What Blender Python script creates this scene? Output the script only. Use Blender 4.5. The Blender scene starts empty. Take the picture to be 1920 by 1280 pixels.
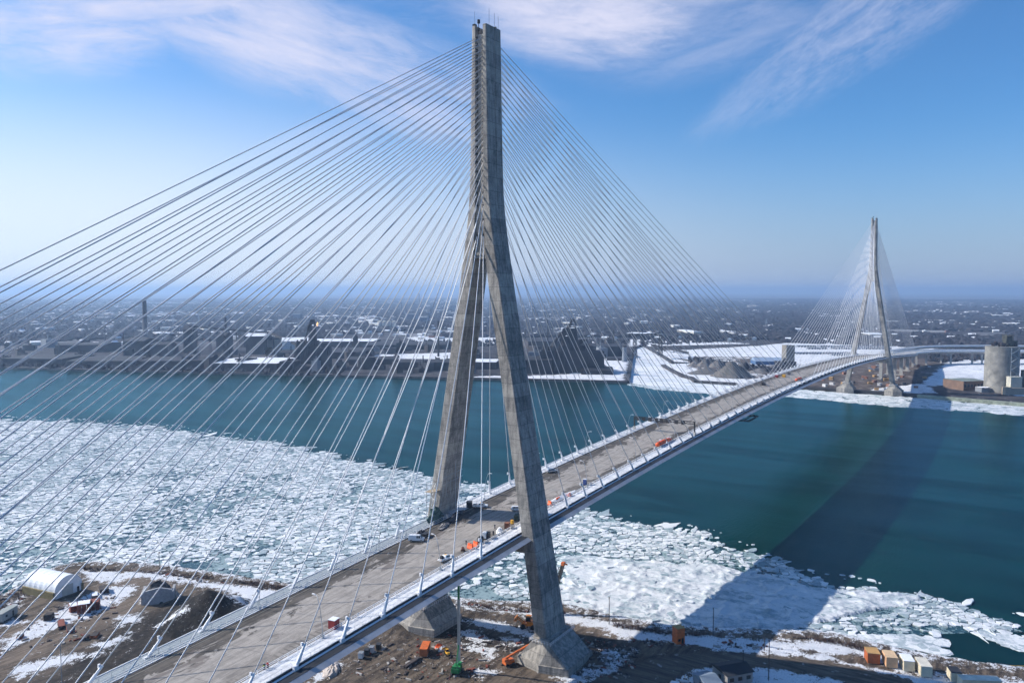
import bpy, bmesh, math, random
import numpy as np
from mathutils import Vector, Matrix
import mathutils.geometry as mgeo
random.seed(7)
R = math.radians
sc = bpy.context.scene
COL = sc.collection

# ------------------------------------------------------------ camera
CAM = (-229.41, -158.53, 130.4)
YAW, PITCH, ROLL, FPX = R(32.832), R(-3.675), R(-0.026), 1480.16
FW = Vector((math.cos(PITCH)*math.cos(YAW), math.cos(PITCH)*math.sin(YAW), math.sin(PITCH)))
RT = Vector((math.sin(YAW), -math.cos(YAW), 0))
UP = RT.cross(FW)
cd = bpy.data.cameras.new('camera'); cam = bpy.data.objects.new('camera', cd); COL.objects.link(cam)
cd.sensor_width = 36.0; cd.lens = FPX/1920*36.0; cd.clip_start = 1.0; cd.clip_end = 80000
m = Matrix((RT, UP, -FW)).transposed().to_4x4()
m.translation = CAM
cam.matrix_world = m
sc.camera = cam
def P(u, v, z=0.0):
    "point of the horizontal plane z that the photograph shows at u, v (1920 x 1280 pixels)"
    d = FW + RT*((u-960)/FPX) - UP*((v-640)/FPX)
    t = (z-CAM[2])/d.z
    return Vector((CAM[0]+d.x*t, CAM[1]+d.y*t, z))
def XY(u, v, z=0.0):
    q = P(u, v, z); return (q.x, q.y)

# ------------------------------------------------------------ sun, exposure
SUNV = Vector((-0.49, 1.45, 1.0)).normalized()
SUN_EL = math.asin(SUNV.z); SUN_AZ = math.atan2(SUNV.x, SUNV.y)
sl = bpy.data.lights.new('sun', 'SUN'); sl.energy = 5.0; sl.angle = R(0.53); sl.color = (1.0, 0.94, 0.86)
so = bpy.data.objects.new('sun', sl); COL.objects.link(so)
so.rotation_euler = SUNV.to_track_quat('Z', 'Y').to_euler(); so.location = (0, 0, 400)
sc.view_settings.view_transform = 'Standard'; sc.view_settings.look = 'None'
sc.view_settings.exposure = 0.36; sc.view_settings.gamma = 1.0
sc.cycles.max_bounces = 6; sc.cycles.diffuse_bounces = 2; sc.cycles.glossy_bounces = 3
sc.cycles.transmission_bounces = 2; sc.cycles.volume_bounces = 0; sc.cycles.transparent_max_bounces = 8
sc.cycles.caustics_reflective = False; sc.cycles.caustics_refractive = False
sc.cycles.use_denoising = True
sc.cycles.sample_clamp_indirect = 4.0
sc.cycles.use_light_tree = False

# ------------------------------------------------------------ node helper
class NT:
    def __init__(s, tree): s.t = tree; s.n = tree.nodes; s.l = tree.links; s.n.clear()
    def put(s, node, key, val):
        if val is None: return
        sock = node.inputs[key]
        if isinstance(val, bpy.types.NodeSocket): s.l.new(val, sock)
        else: sock.default_value = val
    def new(s, typ, **kw):
        nd = s.n.new(typ)
        for k, v in kw.items(): setattr(nd, k, v)
        return nd
    def pos(s): return s.new('ShaderNodeNewGeometry').outputs['Position']
    def attr(s, name): return s.new('ShaderNodeAttribute', attribute_name=name).outputs['Color']
    def sep(s, v):
        q = s.new('ShaderNodeSeparateXYZ'); s.put(q, 0, v); return q.outputs
    def comb(s, x, y, z):
        q = s.new('ShaderNodeCombineXYZ'); s.put(q, 0, x); s.put(q, 1, y); s.put(q, 2, z); return q.outputs[0]
    def m(s, op, a, b=None, c=None, clamp=False):
        q = s.new('ShaderNodeMath', operation=op, use_clamp=clamp); s.put(q, 0, a); s.put(q, 1, b)
        if c is not None: s.put(q, 2, c)
        return q.outputs[0]
    def mapv(s, v, scale=(1, 1, 1), rot=(0, 0, 0), loc=(0, 0, 0)):
        q = s.new('ShaderNodeMapping'); s.put(q, 0, v); q.inputs['Scale'].default_value = scale
        q.inputs['Rotation'].default_value = rot; q.inputs['Location'].default_value = loc; return q.outputs[0]
    def noise(s, v, scale, detail=4, rough=0.55, dist=0.0):
        q = s.new('ShaderNodeTexNoise'); s.put(q, 'Vector', v); q.inputs['Scale'].default_value = scale
        q.inputs['Detail'].default_value = detail; q.inputs['Roughness'].default_value = rough
        q.inputs['Distortion'].default_value = dist; return q.outputs['Fac']
    def vor(s, v, scale, feature='F1', out='Distance'):
        q = s.new('ShaderNodeTexVoronoi', feature=feature); s.put(q, 'Vector', v)
        q.inputs['Scale'].default_value = scale; return q.outputs[out]
    def ss(s, x, a, b, lo=0.0, hi=1.0):
        q = s.new('ShaderNodeMapRange', interpolation_type='SMOOTHSTEP'); s.put(q, 0, x); s.put(q, 1, a); s.put(q, 2, b)
        q.inputs[3].default_value = lo; q.inputs[4].default_value = hi; return q.outputs[0]
    def mix(s, f, a, b, mode='MIX'):
        q = s.new('ShaderNodeMix', data_type='RGBA', blend_type=mode); s.put(q, 0, f)
        s.put(q, 6, a if not isinstance(a, tuple) else (*a[:3], 1)); s.put(q, 7, b if not isinstance(b, tuple) else (*b[:3], 1))
        return q.outputs[2]
    def bump(s, h, strength=0.5, dist=0.1):
        q = s.new('ShaderNodeBump'); s.put(q, 'Height', h); q.inputs['Strength'].default_value = strength
        q.inputs['Distance'].default_value = dist; return q.outputs[0]
    def bsdf(s, color, rough=0.7, metal=0.0, normal=None, spec=0.5, emis=None, estr=0.0, ior=None, alpha=None):
        q = s.new('ShaderNodeBsdfPrincipled')
        s.put(q, 'Base Color', (*color[:3], 1) if isinstance(color, tuple) else color)
        s.put(q, 'Roughness', rough); s.put(q, 'Metallic', metal); s.put(q, 'Normal', normal)
        s.put(q, 'Specular IOR Level', spec)
        if ior: s.put(q, 'IOR', ior)
        if alpha is not None: s.put(q, 'Alpha', alpha)
        if emis: q.inputs['Emission Color'].default_value = (*emis, 1); q.inputs['Emission Strength'].default_value = estr
        o = s.new('ShaderNodeOutputMaterial'); s.l.new(q.outputs[0], o.inputs[0]); return q
def newmat(name):
    mt = bpy.data.materials.new(name); mt.use_nodes = True; return mt, NT(mt.node_tree)
MATS = {}
def M(name, col, rough=0.7, metal=0.0, var=0.25, scale=1.5, bump=0.0):
    "plain weathered material: colour broken up by two noises"
    if name in MATS: return MATS[name]
    mt, t = newmat(name); p = t.pos()
    a = t.noise(p, scale, 5, 0.6); b = t.noise(p, scale*0.15, 3)
    f = t.m('ADD', t.m('MULTIPLY', a, 0.6), t.m('MULTIPLY', b, 0.4))
    f = t.ss(f, 0.35, 0.65)
    c = t.mix(f, tuple(x*(1-var) for x in col), tuple(min(1, x*(1+var)) for x in col))
    nrm = t.bump(a, bump, 0.1) if bump else None
    t.bsdf(c, rough, metal, nrm)
    MATS[name] = mt; return mt

# ------------------------------------------------------------ world: sky with cirrus
w = bpy.data.worlds.new('World'); sc.world = w; w.use_nodes = True
t = NT(w.node_tree)
sky = t.new('ShaderNodeTexSky', sky_type='NISHITA', sun_disc=False)
sky.sun_elevation = SUN_EL; sky.sun_rotation = SUN_AZ; sky.altitude = 100; sky.air_density = 1.0; sky.dust_density = 0.9; sky.ozone_density = 2.5
dv = t.new('ShaderNodeTexCoord').outputs['Generated']
nv = t.new('ShaderNodeVectorMath', operation='NORMALIZE'); t.put(nv, 0, dv)
dx, dy, dz = t.sep(nv.outputs[0])
el = t.m('MULTIPLY', t.m('ARCSINE', dz), 57.2958)
az = t.m('MULTIPLY', t.m('ARCTAN2', dy, dx), 57.2958)
ae = t.comb(az, el, 0.0)
def cloud(ca, ce, la, le, tilt, seed, dens, stretch=4.5, lo=0.40, hi=0.86, scale=0.26):
    "elliptic bank of cirrus at azimuth, elevation (degrees) with half lengths and a tilt"
    v = t.mapv(ae, loc=(-ca, -ce, 0)); v = t.mapv(v, rot=(0, 0, -R(tilt)))
    x, y, _ = t.sep(v)
    rr = t.m('ADD', t.m('POWER', t.m('DIVIDE', x, la), 2.0), t.m('POWER', t.m('DIVIDE', y, le), 2.0))
    mask = t.ss(rr, 1.9, 0.0)
    q = t.mapv(v, scale=(1.0/stretch, 1.0, 1.0), loc=(seed, seed*0.7, 0))
    n1 = t.noise(q, scale, 9, 0.62, 0.6)
    n2 = t.noise(q, scale*4.5, 8, 0.75, 0.5)
    n = t.m('ADD', t.m('MULTIPLY', n1, 0.64), t.m('MULTIPLY', n2, 0.36))
    n = t.m('ADD', n, t.m('MULTIPLY', mask, 0.16))
    return t.m('MULTIPLY', t.m('MULTIPLY', t.ss(n, lo, hi), mask), dens)
parts = [cloud(62.5, 15.6, 8.5, 2.6, -6, 3.1, 1.25), cloud(58, 18.6, 12, 2.4, -8, 9.7, 1.2),
         cloud(47.0, 16.2, 15, 3.3, 13, 17.2, 1.15, lo=0.38), cloud(42, 13.6, 8, 2.2, 22, 27.2, 0.9, lo=0.40), cloud(28.0, 18.6, 8.5, 3.2, 6, 23.9, 1.15, lo=0.36, hi=0.78),
         cloud(20.0, 17.6, 9, 3.0, -10, 5.9, 0.5, 4.0), cloud(9.0, 17.0, 10.0, 2.8, -28, 41.3, 0.50, 3.0, scale=0.6, lo=0.46), cloud(15.5, 13.6, 5.5, 1.4, -34, 141.3, 0.3, 3.0, scale=0.7),
         cloud(46, 10.5, 6, 1.6, -20, 61.3, 0.3, 3.0), cloud(18, 21.5, 26, 3.0, -5, 71.0, 0.8)]
f = parts[0]
for q in parts[1:]: f = t.m('MAXIMUM', f, q)
sh = t.ss(az, 5.0, 60.0)
hz = t.ss(t.m('SUBTRACT', el, t.m('MULTIPLY', sh, 5.0)), 13.0, -1.0)
skyc = t.mix(1.0, sky.outputs[0], (0.56, 1.00, 1.42), 'MULTIPLY')
cl = t.mix(t.m('MULTIPLY', f, 0.80, clamp=True), skyc, (7.4, 7.4, 9.0))
hazec = t.mix(sh, (4.0, 4.7, 6.4), (8.3, 8.8, 10.0))
cl = t.mix(t.m('MULTIPLY', t.m('POWER', hz, 1.35), 0.80), cl, hazec)
bg = t.new('ShaderNodeBackground'); t.put(bg, 0, cl); bg.inputs[1].default_value = 0.085
o = t.new('ShaderNodeOutputWorld'); t.l.new(bg.outputs[0], o.inputs[0])

# ------------------------------------------------------------ mesh helpers
class MB:
    "collects faces of one mesh object"
    def __init__(s): s.v = []; s.f = []; s.mi = []
    def add(s, vs, fs, mi=0):
        b = len(s.v); s.v += [tuple(q) for q in vs]; s.f += [tuple(b+i for i in q) for q in fs]; s.mi += [mi]*len(fs); return s
    def box(s, c, d, rz=0.0, mi=0, taper=1.0):
        x, y, z = d[0]/2, d[1]/2, d[2]/2; cs, sn = math.cos(rz), math.sin(rz); vs = []
        for k, zz in ((1, -z), (taper, z)):
            for a, b in ((-x, -y), (x, -y), (x, y), (-x, y)):
                a *= k; b *= k; vs.append((c[0]+a*cs-b*sn, c[1]+a*sn+b*cs, c[2]+zz))
        return s.add(vs, [(3, 2, 1, 0), (4, 5, 6, 7), (0, 1, 5, 4), (1, 2, 6, 5), (2, 3, 7, 6), (3, 0, 4, 7)], mi)
    def bar(s, a, b, wd, hd=None, mi=0):
        "square bar from a to b"
        a, b = Vector(a), Vector(b); hd = hd or wd; d = (b-a)
        if d.length < 1e-6: return s
        d.normalize(); up = Vector((0, 0, 1)) if abs(d.z) < 0.95 else Vector((1, 0, 0))
        x = d.cross(up).normalized()*wd/2; y = x.cross(d).normalized()*hd/2
        vs = [a-x-y, a+x-y, a+x+y, a-x+y, b-x-y, b+x-y, b+x+y, b-x+y]
        return s.add(vs, [(3, 2, 1, 0), (4, 5, 6, 7), (0, 1, 5, 4), (1, 2, 6, 5), (2, 3, 7, 6), (3, 0, 4, 7)], mi)
    def tube(s, pts, r, n=8, r2=None, caps=True, mi=0):
        pts = [Vector(q) for q in pts]; k = len(pts); rs = r if isinstance(r, (list, tuple)) else [r+((r2 if r2 is not None else r)-r)*i/(k-1) for i in range(k)]
        vs = []
        for i, q in enumerate(pts):
            d = (pts[min(i+1, k-1)]-pts[max(i-1, 0)]).normalized(); up = Vector((0, 0, 1)) if abs(d.z) < 0.98 else Vector((1, 0, 0))
            x = d.cross(up).normalized(); y = x.cross(d)
            for j in range(n):
                a = 2*math.pi*j/n; vs.append(q+(x*math.cos(a)+y*math.sin(a))*rs[i])
        fs = [(i*n+j, i*n+(j+1) % n, (i+1)*n+(j+1) % n, (i+1)*n+j) for i in range(k-1) for j in range(n)]
        if caps: fs += [tuple(range(n))[::-1], tuple((k-1)*n+j for j in range(n))]
        return s.add(vs, fs, mi)
    def cyl(s, c, r, h, n=16, r2=None, mi=0): return s.tube([c, (c[0], c[1], c[2]+h)], r, n, r2, mi=mi)
    def prism(s, poly, z0, z1, mi=0, mside=None):
        n = len(poly); vs = [(x, y, z0) for x, y in poly]+[(x, y, z1) for x, y in poly]
        area = sum(poly[i][0]*poly[(i+1) % n][1]-poly[(i+1) % n][0]*poly[i][1] for i in range(n))
        idx = list(range(n)) if area > 0 else list(range(n))[::-1]
        s.add(vs, [tuple(n+i for i in idx), tuple(idx[::-1])], mi)
        b = len(s.v)-2*n
        for k in range(n):
            i, j = idx[k], idx[(k+1) % n]
            s.f.append((b+i, b+j, b+n+j, b+n+i)); s.mi.append(mi if mside is None else mside)
        return s
    def loft(s, rings, mi=0, closed=True, caps=True):
        n = len(rings[0]); vs = [q for r_ in rings for q in r_]
        fs = [(i*n+j, i*n+(j+1) % n, (i+1)*n+(j+1) % n, (i+1)*n+j) for i in range(len(rings)-1) for j in range(n if closed else n-1)]
        if caps: fs += [tuple(range(n))[::-1], tuple((len(rings)-1)*n+j for j in range(n))]
        return s.add(vs, fs, mi)
    def build(s, name, mats, parent=None, smooth=False, loc=None, bevel=0.0):
        me = bpy.data.meshes.new(name); me.from_pydata(s.v, [], s.f)
        for q in (mats if isinstance(mats, (list, tuple)) else [mats]): me.materials.append(q)
        if any(s.mi): me.polygons.foreach_set('material_index', s.mi)
        if smooth: me.polygons.foreach_set('use_smooth', [True]*len(s.f))
        me.update()
        ob = bpy.data.objects.new(name, me); COL.objects.link(ob)
        if parent is not None: ob.parent = parent
        if loc is not None: ob.location = loc
        if bevel:
            b = ob.modifiers.new('bevel', 'BEVEL'); b.width = bevel; b.segments = 2; b.limit_method = 'ANGLE'
        return ob
def tag(o, label=None, cat=None, group=None, kind=None):
    for k, v in (('label', label), ('category', cat), ('group', group), ('kind', kind)):
        if v: o[k] = v
    return o
def thing(name, label, cat, loc=(0, 0, 0), rz=0.0, group=None):
    o = bpy.data.objects.new(name, None); COL.objects.link(o); o.location = loc; o.rotation_euler = (0, 0, rz); o.empty_display_size = 0.5
    return tag(o, label, cat, group)
def dup(root, loc, rz=0.0, label=None, scale=None):
    def rec(o, par):
        c = o.copy(); COL.objects.link(c)
        if par is not None: c.parent = par
        for ch in list(o.children): rec(ch, c)
        return c
    c = rec(root, None); c.location = loc; c.rotation_euler = (0, 0, rz)
    if label: c['label'] = label
    if scale: c.scale = scale
    return c
def meshnp(name, verts, faces, mats, smooth=False, attrs=None):
    "verts (n,3) array, faces (m,k) array"
    me = bpy.data.meshes.new(name); n, k = faces.shape
    me.vertices.add(len(verts)); me.vertices.foreach_set('co', np.asarray(verts, np.float32).ravel())
    me.loops.add(n*k); me.loops.foreach_set('vertex_index', faces.ravel().astype(np.int32))
    me.polygons.add(n); me.polygons.foreach_set('loop_start', (np.arange(n)*k).astype(np.int32)); me.polygons.foreach_set('loop_total', np.full(n, k, np.int32))
    me.polygons.foreach_set('use_smooth', np.full(n, smooth))
    for q in (mats if isinstance(mats, (list, tuple)) else [mats]): me.materials.append(q)
    for an, ar in (attrs or {}).items():
        a = me.color_attributes.new(an, 'FLOAT_COLOR', 'POINT'); a.data.foreach_set('color', np.asarray(ar, np.float32).ravel())
    me.update(); me.validate(); ob = bpy.data.objects.new(name, me); COL.objects.link(ob); return ob
rng = np.random.default_rng(5)
def vnoise(x, y, s, seed=0, oct=4):
    "smooth value noise on arrays"
    r0 = np.random.default_rng(seed); tab = r0.random((256, 256)); out = 0; amp = 1; tot = 0
    for o_ in range(oct):
        X = x/s+31.7*o_; Y = y/s+11.3*o_; xi = np.floor(X).astype(int); yi = np.floor(Y).astype(int); fx = X-xi; fy = Y-yi
        fx = fx*fx*(3-2*fx); fy = fy*fy*(3-2*fy)
        g = lambda a, b: tab[a % 256, b % 256]
        out = out+amp*((g(xi, yi)*(1-fx)+g(xi+1, yi)*fx)*(1-fy)+(g(xi, yi+1)*(1-fx)+g(xi+1, yi+1)*fx)*fy)
        tot += amp; amp *= 0.5; s = s/2.03
    return out/tot
def inpoly(x, y, poly):
    r_ = np.zeros(x.shape, bool); n = len(poly)
    for i in range(n):
        x1, y1 = poly[i]; x2, y2 = poly[(i+1) % n]
        if y1 == y2: continue
        c = ((y1 > y) != (y2 > y)) & (x < (x2-x1)*(y-y1)/(y2-y1)+x1); r_ ^= c
    return r_
def segdist(x, y, poly, closed=True):
    d = np.full(x.shape, 1e9); n = len(poly)
    for i in range(n if closed else n-1):
        x1, y1 = poly[i]; x2, y2 = poly[(i+1) % n]; dx, dy = x2-x1, y2-y1; L = dx*dx+dy*dy+1e-9
        q = np.clip(((x-x1)*dx+(y-y1)*dy)/L, 0, 1); d = np.minimum(d, np.hypot(x-x1-q*dx, y-y1-q*dy))
    return d
# ============================================================ water, ice, banks
NEAR_SHORE_PX = [(-500, 1200), (-200, 1150), (0, 1128), (45, 1103), (100, 1074), (150, 1064), (220, 1064), (300, 1068), (400, 1082), (480, 1095), (550, 1105),
                 (650, 1108), (740, 1113), (850, 1130), (930, 1137), (1060, 1143), (1150, 1164), (1250, 1184), (1400, 1191), (1480, 1193),
                 (1560, 1198), (1640, 1216), (1720, 1236), (1800, 1248), (1860, 1256), (1925, 1266), (2100, 1290), (2400, 1330)]
near_shore = [XY(u, v) for u, v in NEAR_SHORE_PX]
NS_far = [(-260.0, 520.0)]
near_poly = [(-700, 700), (-420, 560)] + near_shore + [(20, -420), (-900, -500)]
ICE_EDGE_PX = [(-700, 735), (-300, 770), (0, 786), (100, 789), (250, 797), (300, 800), (350, 811), (420, 819), (520, 831), (640, 854), (740, 880), (860, 902),
               (920, 913), (1000, 935), (1090, 956), (1180, 975), (1240, 985), (1290, 996), (1340, 1001), (1362, 1008), (1340, 1016), (1400, 1030), (1450, 1046), (1500, 1066), (1520, 1078), (1580, 1090),
               (1640, 1098), (1700, 1111), (1760, 1116), (1830, 1135), (1900, 1158), (1990, 1190)]
ICE_BOT_PX = [(1990, 1196), (1900, 1184), (1850, 1185), (1760, 1188), (1700, 1192), (1600, 1188), (1520, 1190)]
ice_poly = [XY(u, v) for u, v in ICE_EDGE_PX+ICE_BOT_PX] + near_shore[18:2:-1] + [(-300, 500), (-500, 900)]
HOLES_PX = [[(318, 1072), (350, 1056), (392, 1052), (430, 1058), (372, 1078)], [(838, 1118), (868, 1102), (906, 1098), (926, 1110), (938, 1126), (905, 1128), (865, 1122)],
            [(1090, 1180), (1260, 1180), (1480, 1192), (1560, 1196), (1560, 1190), (1480, 1183), (1380, 1172)],
            [(1560, 1150), (1600, 1142), (1655, 1146), (1690, 1150), (1650, 1155), (1600, 1156)]]
holes = [[XY(u, v) for u, v in h] for h in HOLES_PX]
PACK_PX = [(1040, 1045), (1100, 1040), (1200, 1048), (1290, 1055), (1420, 1075), (1480, 1082), (1520, 1095), (1600, 1105), (1740, 1115), (1700, 1140), (1600, 1150), (1560, 1170), (1480, 1185), (1300, 1175), (1150, 1158), (1040, 1140)]
pack_poly = [XY(u, v) for u, v in PACK_PX]

# water
mt, t = newmat('river water'); p = t.pos()
w1 = t.noise(t.mapv(p, (1, 1.8, 1), (0, 0, 0.5)), 0.35, 4, 0.6); w2 = t.noise(p, 1.6, 3, 0.6); w3 = t.noise(p, 0.012, 3, 0.5, 1.0)
h = t.m('ADD', t.m('MULTIPLY', w1, 1.0), t.m('MULTIPLY', w2, 0.35))
wst = t.noise(t.mapv(p, (1.0, 0.16, 1), (0, 0, R(-12))), 0.03, 5, 0.65, 0.6); w3 = t.m('ADD', t.m('MULTIPLY', w3, 0.5), t.m('MULTIPLY', wst, 0.5))
c = t.mix(t.ss(w3, 0.40, 0.60), (0.001, 0.016, 0.0135), (0.002, 0.029, 0.023))
nb = t.bump(h, 0.5, 0.35); df = t.new('ShaderNodeBsdfDiffuse'); t.put(df, 'Color', c); gl = t.new('ShaderNodeBsdfGlossy'); gl.inputs['Color'].default_value = (0.42, 0.86, 1.0, 1); gl.inputs['Roughness'].default_value = 0.12; t.put(gl, 'Normal', nb)
fr = t.new('ShaderNodeFresnel'); fr.inputs['IOR'].default_value = 1.33; mx = t.new('ShaderNodeMixShader'); t.put(mx, 0, t.m('MULTIPLY', fr.outputs[0], t.ss(wst, 0.35, 0.65, 0.44, 0.60))); t.l.new(df.outputs[0], mx.inputs[1]); t.l.new(gl.outputs[0], mx.inputs[2]); o = t.new('ShaderNodeOutputMaterial'); t.l.new(mx.outputs[0], o.inputs[0])
MATS['water'] = mt
wb = MB(); wb.add([(-1500, -6000, 0), (40000, -30000, 0), (40000, 45000, 0), (-1500, 12000, 0)], [(0, 1, 2, 3)])
tag(wb.build('river_water', mt), 'dark teal river water between the two banks', kind='structure')

# slush under the floes
mt, t = newmat('slush'); p = t.pos()
a = t.noise(p, 0.5, 6, 0.65); b = t.noise(p, 0.05, 4, 0.6)
f = t.ss(t.m('ADD', t.m('MULTIPLY', a, 0.55), t.m('MULTIPLY', b, 0.45)), 0.45, 0.56)
c = t.mix(f, (0.008, 0.050, 0.055), (0.24, 0.33, 0.35))
t.bsdf(c, t.ss(f, 0, 1, 0.2, 0.8), 0, t.bump(a, 0.4, 0.2))
MATS['slush'] = mt
sl_ = []; r9 = random.Random(19); ne_ = len(ICE_EDGE_PX)
for i_, (a_, b_) in enumerate(zip(ice_poly, ice_poly[1:]+ice_poly[:1])):
    L_ = math.hypot(b_[0]-a_[0], b_[1]-a_[1]); nn = max(1, int(L_/2.5)) if 2 <= i_ < ne_-1 else 1
    for k_ in range(nn):
        q_ = k_/nn; x_, y_ = a_[0]+(b_[0]-a_[0])*q_, a_[1]+(b_[1]-a_[1])*q_
        if nn > 1: o_ = 1.0+11*float(np.clip(vnoise(np.array([x_]), np.array([y_]), 14, 93, 3)[0]-0.42, 0, 1)*3)+r9.uniform(0, 1.6); dx_, dy_ = (b_[0]-a_[0])/L_, (b_[1]-a_[1])/L_; x_, y_ = x_+dy_*o_, y_-dx_*o_
        sl_.append((x_, y_))
if not inpoly(np.array([sl_[40][0]]), np.array([sl_[40][1]]), ice_poly)[0]: print('slush edge outward')
sb = MB(); sb.v = [(x, y, 0.03) for x, y in sl_]; sb.f = [tuple(range(len(sl_)))]; sb.mi = [0]
so_ = sb.build('river_slush', mt); tag(so_, 'thin grey slush between the ice floes', kind='structure')
bm = bmesh.new(); bm.from_mesh(so_.data); bmesh.ops.triangulate(bm, faces=bm.faces[:])
hp = np.array([v.co[:2] for v in bm.verts]); bm.to_mesh(so_.data); bm.free()

# ice floes: voronoi cells shrunk to slabs
mt, t = newmat('river ice'); p = t.pos(); at = t.sep(t.attr('tone'))
a = t.noise(p, 0.9, 7, 0.68); b = t.noise(p, 0.18, 5, 0.6)
k2 = t.noise(p, 3.0, 4, 0.75)
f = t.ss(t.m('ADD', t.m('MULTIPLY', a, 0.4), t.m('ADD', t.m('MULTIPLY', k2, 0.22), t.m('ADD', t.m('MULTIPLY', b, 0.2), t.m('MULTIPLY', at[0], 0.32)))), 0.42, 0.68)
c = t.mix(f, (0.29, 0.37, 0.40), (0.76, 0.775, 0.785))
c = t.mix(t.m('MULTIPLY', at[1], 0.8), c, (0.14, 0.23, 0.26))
t.bsdf(c, 0.65, 0, t.bump(a, 0.8, 0.35))
MATS['ice'] = mt
def hole_any(x, y):
    r_ = np.zeros(x.shape, bool)
    for h_ in holes: r_ |= inpoly(x, y, h_)
    return r_
def gen_points():
    pts = []
    xs0, xs1, ys0, ys1 = -120, 330, -200, 1050
    N = 120000
    x = rng.uniform(xs0, xs1, N); y = rng.uniform(ys0, ys1, N)
    keep = inpoly(x, y, ice_poly); x = x[keep]; y = y[keep]
    rr_ = rng.random(len(x)); o0 = np.argsort(-rr_); x, y, rr_ = x[o0], y[o0], rr_[o0]
    # varied spacing: thin by a local radius
    rad = (0.78+1.3*vnoise(x, y, 38, 3, 3))*(0.85+2.6*np.clip((rr_-0.70)/0.3, 0, 1)**3*(0.4+vnoise(x, y, 30, 4, 2)))
    rad = np.maximum(rad, 1.1)*(1+0.45*np.clip((260-y)/200, 0, 1)*(y > 10))
    rad = np.where(inpoly(x, y, pack_poly), 1.7, rad); rad = rad*(1+0.9*np.clip((y-250)/400, 0, 1))
    grid = {}; out = []
    cs = 3.0
    for i in range(len(x)):
        r_ = rad[i]; gx, gy = int(x[i]//cs), int(y[i]//cs); k = int(r_//cs)+1; ok = True
        for a_ in range(gx-k, gx+k+1):
            for b_ in range(gy-k, gy+k+1):
                for j in grid.get((a_, b_), ()):
                    if (x[i]-x[j])**2+(y[i]-y[j])**2 < r_*r_: ok = False; break
                if not ok: break
            if not ok: break
        if ok: grid.setdefault((gx, gy), []).append(i); out.append(i)
    return x[out], y[out], rad[out]
px_, py_, pr_ = gen_points()
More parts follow.
